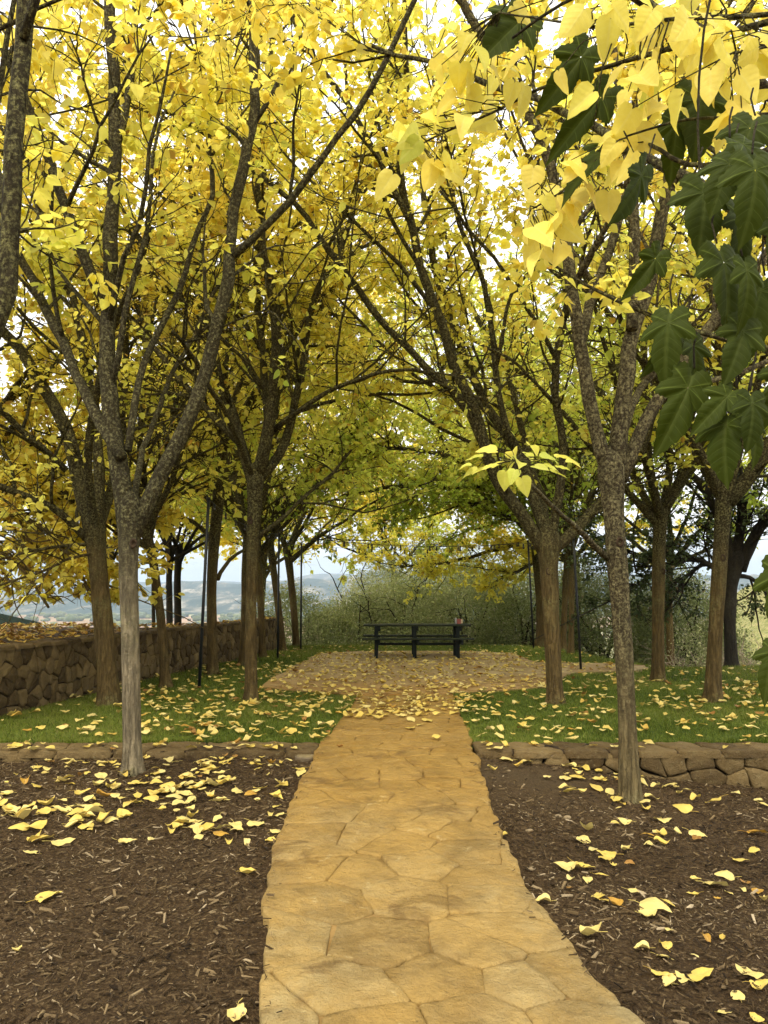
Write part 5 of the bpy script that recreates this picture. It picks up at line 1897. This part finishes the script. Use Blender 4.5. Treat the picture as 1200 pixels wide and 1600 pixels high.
drift(230, 1225, 110, 22, 34, 'mulch_left', (.06, .10))
drift(280, 1240, 55, 16, 26, 'mulch_left', (.06, .11))
drift(60, 1272, 60, 12, 22, 'mulch_left', (.07, .12))
drift(300, 1290, 45, 8, 12, 'mulch_left', (.06, .11))
drift(340, 1195, 60, 7, 26, 'mulch_left', (.05, .09))
drift(100, 1190, 90, 8, 18, 'mulch_left', (.05, .09))
drift(930, 1205, 70, 6, 14, 'mulch_right', (.05, .09))
scatter(40, lambda: U(-4, -1), lambda: U(6, 7.5), 'mulch_left', (.03, .08))
scatter(26, lambda: U(-3.6, -.8), lambda: U(7.55, 8.0), 'edge_left')
scatter(18, lambda: U(1.0, 4), lambda: U(7.6, 8.0), 'edge_right')
gxx = lambda x_, y_: bool(gx(np.array(x_), np.array(y_)))
scatter(330, lambda: U(-4.6, -.4), lambda: 8.05 + 3.9 * U() ** 1.0, 'lawn_left', (.07, .125), test=lambda a, b: gxx(a, b) and (U() < np.clip((a + 4.8) / 2.6, .25, 1)))
scatter(160, lambda: U(-4.3, -.4), lambda: U(11.8, 17), 'lawn_left', test=gxx)
scatter(520, lambda: U(.6, 7.5), lambda: 8.05 + 5.2 * U(), 'lawn_right', (.065, .12), test=gxx)
scatter(200, lambda: U(3, 11), lambda: U(12, 16), 'lawn_right', test=gxx)
scatter(1250, lambda: U(-3, 5), lambda: U(11.6, 20), 'patio', (.055, .115), test=lambda a, b: bool(inside(PWs, np.array(a), np.array(b))) and U() < np.clip(1.25 - (b - 11.6) / 14, .2, 1))
scatter(160, lambda: U(-.5, 1.3), lambda: U(9.6, 12.0), 'path')
scatter(160, lambda: U(-3, 5), lambda: U(18, 22.3), 'lawn_back', test=gxx)


def bed(x_, y_):
    wx = np.interp(y_, WP[:, 1], WP[:, 0])
    return x_ < wx - .02


scatter(1500, lambda: U(-8.5, -3), lambda: U(7, 16), 'wall_top', (.06, .12), test=bed, zf=lambda a, b: WH + .012 + abs(rng.normal(0, .015)))
scatter(130, lambda: U(-.5, 0), lambda: U(15, 21.8), 'wall_top', (.05, .09), zf=lambda a, b: WH + .012)
FALL = [f if not (f[4] == 'wall_top' and f[0] > -.55 and f[0] <= 0) else (float(np.interp(f[1], WP[:, 1], WP[:, 0])) + f[0], f[1], f[2], f[3], f[4]) for f in FALL]

szs = []
for f in FALL:
    px_, py_, ff = proj(np.array([f[0], f[1], f[2]]))
    vis = -20 < px_ < 1220 and py_ < 1610
    szs.append(f[3] / ff * (1 if vis else .001) * (.55 if f[4] == 'wall_top' else 1))
order = np.argsort(-np.array(szs))
ZN = {'mulch_left': ('dark mulch between the pale trunk and the path', 'fallen leaves on the mulch by the pale trunk'), 'mulch_right': ('mulch near the speckled trunk', 'fallen leaves on the mulch by the speckled trunk'), 'path': ('stone path where it meets the patio', 'fallen leaves on the path'),
      'edge_left': ('stone edging by the pale trunk', 'fallen leaves on the stone edging'), 'edge_right': ('top of the low retaining wall', 'fallen leaves on the low wall'), 'lawn_left': ('shaded grass beside the tall wall', 'fallen leaves on the left lawn'),
      'lawn_right': ('grass above the low retaining wall', 'fallen leaves on the right lawn'), 'patio': ('patio paving before the table', 'fallen leaves on the patio'), 'lawn_back': ('grass', 'fallen leaves on the back lawn'), 'wall_top': ('top of the tall fieldstone wall', 'fallen leaves on the tall wall')}
stuff = MB()
TM = {}
for rank, idx in enumerate(order):
    x_, y_, z_, s_, zone = FALL[idx]
    L_ = s_ * 1.12
    ti = int(rng.integers(len(TEMPL)))
    kind, V, q, st_ = TEMPL[ti]
    rz = U(0, 6.283)
    golden = {'wall_top': .75, 'mulch_left': .28, 'mulch_right': .22}.get(zone, .3)
    tn = float(np.clip(golden + rng.normal(0, .22), 0, 1))
    if rank < 300:
        cv = 0 if tn < .25 else (1 if tn < .6 else 2)
        key = (ti, cv)
        if key not in TM:
            m = MB()
            m.add(V, [q], np.c_[np.full(63, [.12, .42, .82][cv]) + .1 * noise(V * 4, 1, ti), np.full(63, .6), .5 + V[:, 0] / 2, np.clip(V[:, 1] + .5, 0, 1)])
            m.tubes(resample(st_, 5), np.full(5, .012), 4, ([.3, .6, .9][cv], .4, .3, .05))
            o_ = m.build('fallen_leaf', M_fall, smooth=True, colname='leafdata')
            TM[key] = o_.data
        else:
            o_ = bpy.data.objects.new('fallen_leaf', TM[key])
            C.objects.link(o_)
        o_.location = (x_, y_, z_)
        o_.rotation_euler = (U(-.18, .18), U(-.18, .18), rz)
        o_.scale = (L_, L_, L_)
        px_, py_, ff = proj(np.array([x_, y_, z_]))
        big = 'big' if s_ > .085 else ('small' if s_ < .055 else 'medium')
        colr = ['pale yellow', 'golden yellow', 'browning'][cv]
        # finer place: which neighbour it lies by
        zn = ZN[zone][0]
        if zone == 'mulch_left':
            zn = 'mulch at the path edge' if x_ > lx(y_) - .5 else ('mulch under the stone edging' if y_ > 6.9 else ('mulch around the pale trunk foot' if x_ > -2.6 and y_ > 5.8 else ('mulch nearest the camera, away from the trunks' if y_ < 5 else 'open mulch beyond the pale trunk')))
        elif zone == 'mulch_right':
            zn = 'mulch beside the path' if x_ < rx(y_) + .5 else ('soil under the low retaining wall' if y_ > 6.8 else ('soil around the speckled trunk foot' if y_ > 5.6 else ('bottom corner mulch nearest the camera' if y_ < 3.7 else 'open mulch in front of the speckled trunk')))
        lab = f'{big} {colr} {kind} fallen leaf on the {zn}'
        tag(o_, lab, 'fallen leaf', ZN[zone][1])
    else:
        far = y_ > 9
        c_, s__ = math.cos(rz), math.sin(rz)
        if y_ > 11 or zone == 'wall_top':
            Vs = V.reshape(9, 7, 3)[::2, ::3].reshape(-1, 3) * [1, 1, 1.2]
            a_ = np.arange(4)[:, None] * 3 + np.arange(2)[None]
            qq = np.stack([a_, a_ + 1, a_ + 4, a_ + 3], -1).reshape(-1, 4)
        else:
            Vs, qq = V, q
        tx, ty = U(-.25, .25), U(-.25, .25)
        Vz = Vs[:, 2] + np.abs(Vs[:, 0] * tx + Vs[:, 1] * ty)
        W = np.c_[Vs[:, 0] * c_ - Vs[:, 1] * s__, Vs[:, 0] * s__ + Vs[:, 1] * c_, Vz] * L_ + [x_, y_, z_]
        stuff.add(W, [qq], np.c_[np.full(len(W), .97 if U() < .07 else tn), np.full(len(W), U(0, 1)), .5 + Vs[:, 0] / 2, np.clip(Vs[:, 1] + .5, 0, 1)])
tag(stuff.build('fallen_leaves', M_fall, smooth=True, colname='leafdata'), 'yellow autumn leaves scattered over lawn, patio and wall top', 'leaf litter', kind='stuff')

# ================================================================== PICNIC TABLE
fl_, fr_ = G(587, 1030), G(716, 1030)
ty0 = fl_[1]
tcx, tcy = .77, ty0 + .36
table = empty('picnic_table', (tcx, tcy, .026), 'long dark green six legged picnic table with attached benches on the patio', 'picnic table')
HB = .035
m = MB()
for k in range(4):
    m.box((0, -.31 + k * .207, .745), (2.50, .19, .042), bev=.006)
m.build('tabletop', M_ttop, table)
for s in (-1, 1):
    m = MB()
    for k in (0, 1):
        m.box((0, s * (.68 + (k - .5) * .15), .455), (2.54, .14, .04), bev=.006)
    m.build('bench_seat', M_ttop, table)
for lx_ in (-.95, -.06, .94):
    for s in (-1, 1):
        m = MB()
        m.box((lx_ + (.0 if s < 0 else .0), s * .36, .355), (.085, .085, .71), bev=.006)
        m.build('leg', M_tgreen, table)
    m = MB()
    m.box((lx_ + .068, 0, .67), (.045, .80, .10), bev=.005)
    m.build('top_support', M_tgreen, table)
    m = MB()
    m.box((lx_ + .068, 0, .378), (.045, 1.56, .105), bev=.005)
    m.build('bench_support', M_tgreen, table)
m = MB()
m.box((0, 0, .30), (1.96, .06, .06), bev=.005)
m.build('stretcher', M_tgreen, table)

# small carton of cards on the table
bp = P(716, 975, tcy)
box = empty('carton', (bp[0], tcy - .05, .026 + .768), 'little red and cream carton standing on the right end of the picnic table', 'box')
m = MB()
m.box((0, 0, .062), (.11, .09, .115), .5, bev=.004)
m.build('carton_body', simple('red_card', (.30, .09, .07), .6, vary=.4, scale=30), box)
m = MB()
m.box((.058, .035, .062), (.055, .10, .10), .5, bev=.003)
m.build('side_panel', simple('cream_card', (.55, .42, .26), .6), box)
m = MB()
m.box((-.062, -.02, .075), (.02, .06, .13), .5, bev=.003)
m.build('flap', simple('white_card', (.42, .40, .36), .6), box)

# ================================================================== LIGHT POLES AND STRINGS
POLES = [((311, 1075), (326, 780), 5.2, 'thickest and nearest black light pole, standing on the grass before the tall wall'), ((434, 1031), (436, 834), 3.4, 'black light pole beside the leaning dark trunk'), ((470, 1016), (471, 851), 3.0, 'farthest black light pole, beside the small brown tree'),
         ((908, 1048), (896, 843), 4.0, 'black light pole rising right behind the low forking tree'), ((834, 1014), (825, 846), 3.0, 'thin far black pole beside the pale green brown trunk')]
tops = []
for (bx_, by_), (tx_, ty_), w_, lab in POLES:
    p0 = G(bx_, by_)
    p1 = P(tx_, ty_, p0[1])
    tops.append(p1)
    r = empty('light_pole', p0, lab, 'light pole', 'black poles carrying the string lights')
    m = MB()
    d_ = p1 - p0
    m.tubes(np.array([[0, 0, -.1], d_ * .5, d_]), np.full(3, w_ / 2 * p0[1] / F * .95), 12)
    m.build('pole', M_black, r, smooth=True)
    m = MB()
    m.tubes(np.array([d_ - [0, 0, .01], d_ + [0, 0, .03]]), np.full(2, w_ / 2 * p0[1] / F * 1.25), 12)
    th_ = np.linspace(0, 6.283, 13)
    m.tubes(np.c_[d_[0] + .03 * np.cos(th_), np.full(13, d_[1]), d_[2] + .055 + .03 * np.sin(th_)], np.full(13, .006), 5)
    m.build('cap_hook', M_black, r, smooth=True)
STR = [(0, 1, 'string of lights from the nearest pole back along the wall side'), (1, 2, 'short string of lights joining the two far wall side poles'), (1, 3, 'lower string of lights swagged across the patio before the bushes'), (2, 4, 'farthest string of lights swagged across the back of the patio'),
       (3, 4, 'string of lights on the side of the low forking tree'), (1, 4, 'string of lights crossing the patio diagonally')]
for a_, b__, lab in STR:
    p0, p1 = tops[a_], tops[b__]
    L_ = np.linalg.norm(p1 - p0)
    n_ = 25
    t_ = np.linspace(0, 1, n_)
    sag = .03 * L_
    q = p0 + (p1 - p0) * t_[:, None] - np.c_[0 * t_, 0 * t_, 4 * sag * t_ * (1 - t_)]
    r = empty('string_light', (p0 + p1) / 2, lab, 'string lights', 'string lights over the patio')
    loc = np.array(r.location)
    m = MB()
    m.tubes(q - loc, np.full(n_, .005), 5)
    m.build('wire', M_black, r, smooth=True)
    nb = max(2, int(L_ / .62))
    for k in range(nb):
        u = (k + .5) / nb
        p_ = np.array([np.interp(u, t_, q[:, c_]) for c_ in range(3)]) - loc
        m = MB()
        m.tubes(np.array([p_ + [0, 0, .005], p_ - [0, 0, .035], p_ - [0, 0, .055]]), np.array([.014, .018, .016]), 8)
        o_ = m.build('bulb', M_black, r, smooth=True)
        m = MB()
        m.tubes(np.array([p_ - [0, 0, .055], p_ - [0, 0, .075], p_ - [0, 0, .10], p_ - [0, 0, .115]]), np.array([.014, .026, .024, .006]), 8)
        m.build('glass', M_lens, o_, smooth=True)

# round irrigation cover in the mulch
p_ = G(479, 1187, -.07)
r = empty('valve_cover', (p_[0], p_[1], float(mulch_z(p_[0], p_[1])) + .012), 'round tan plastic valve cover set in the mulch beside the path', 'valve cover')
m = MB()
m.tubes(np.array([[0, 0, -.06], [0, 0, .010], [0, 0, .016]]), np.array([.112, .112, .106]), 36)
m.build('rim', simple('cover_rim', (.16, .12, .07), .7), r, smooth=False)
m = MB()
m.tubes(np.array([[0, 0, .0], [0, 0, .020], [0, 0, .023]]), np.array([.092, .092, .088]), 36)
for k in range(5):
    m.box((-.05 + k * .025, 0, .0245), (.006, .11, .004))
m.build('lid', simple('cover_lid', (.23, .18, .09), .65), r, smooth=False)

# ================================================================== HAZE
g = N('haze_air')
pv = g.node('ShaderNodeVolumePrincipled')
pv.inputs['Color'].default_value = (.70, .84, 1.0, 1)
pv.inputs['Density'].default_value = 1.5e-4
pv.inputs['Anisotropy'].default_value = .2
g.link(pv.outputs[0], g.out.inputs['Volume'])
m = MB()
m.box((0, 3100, 75), (13000, 6600, 280))
tag(m.build('haze', g.m), 'thin blue haze filling the valley air', 'haze', kind='stuff')

print('LEAVES', COUNT)
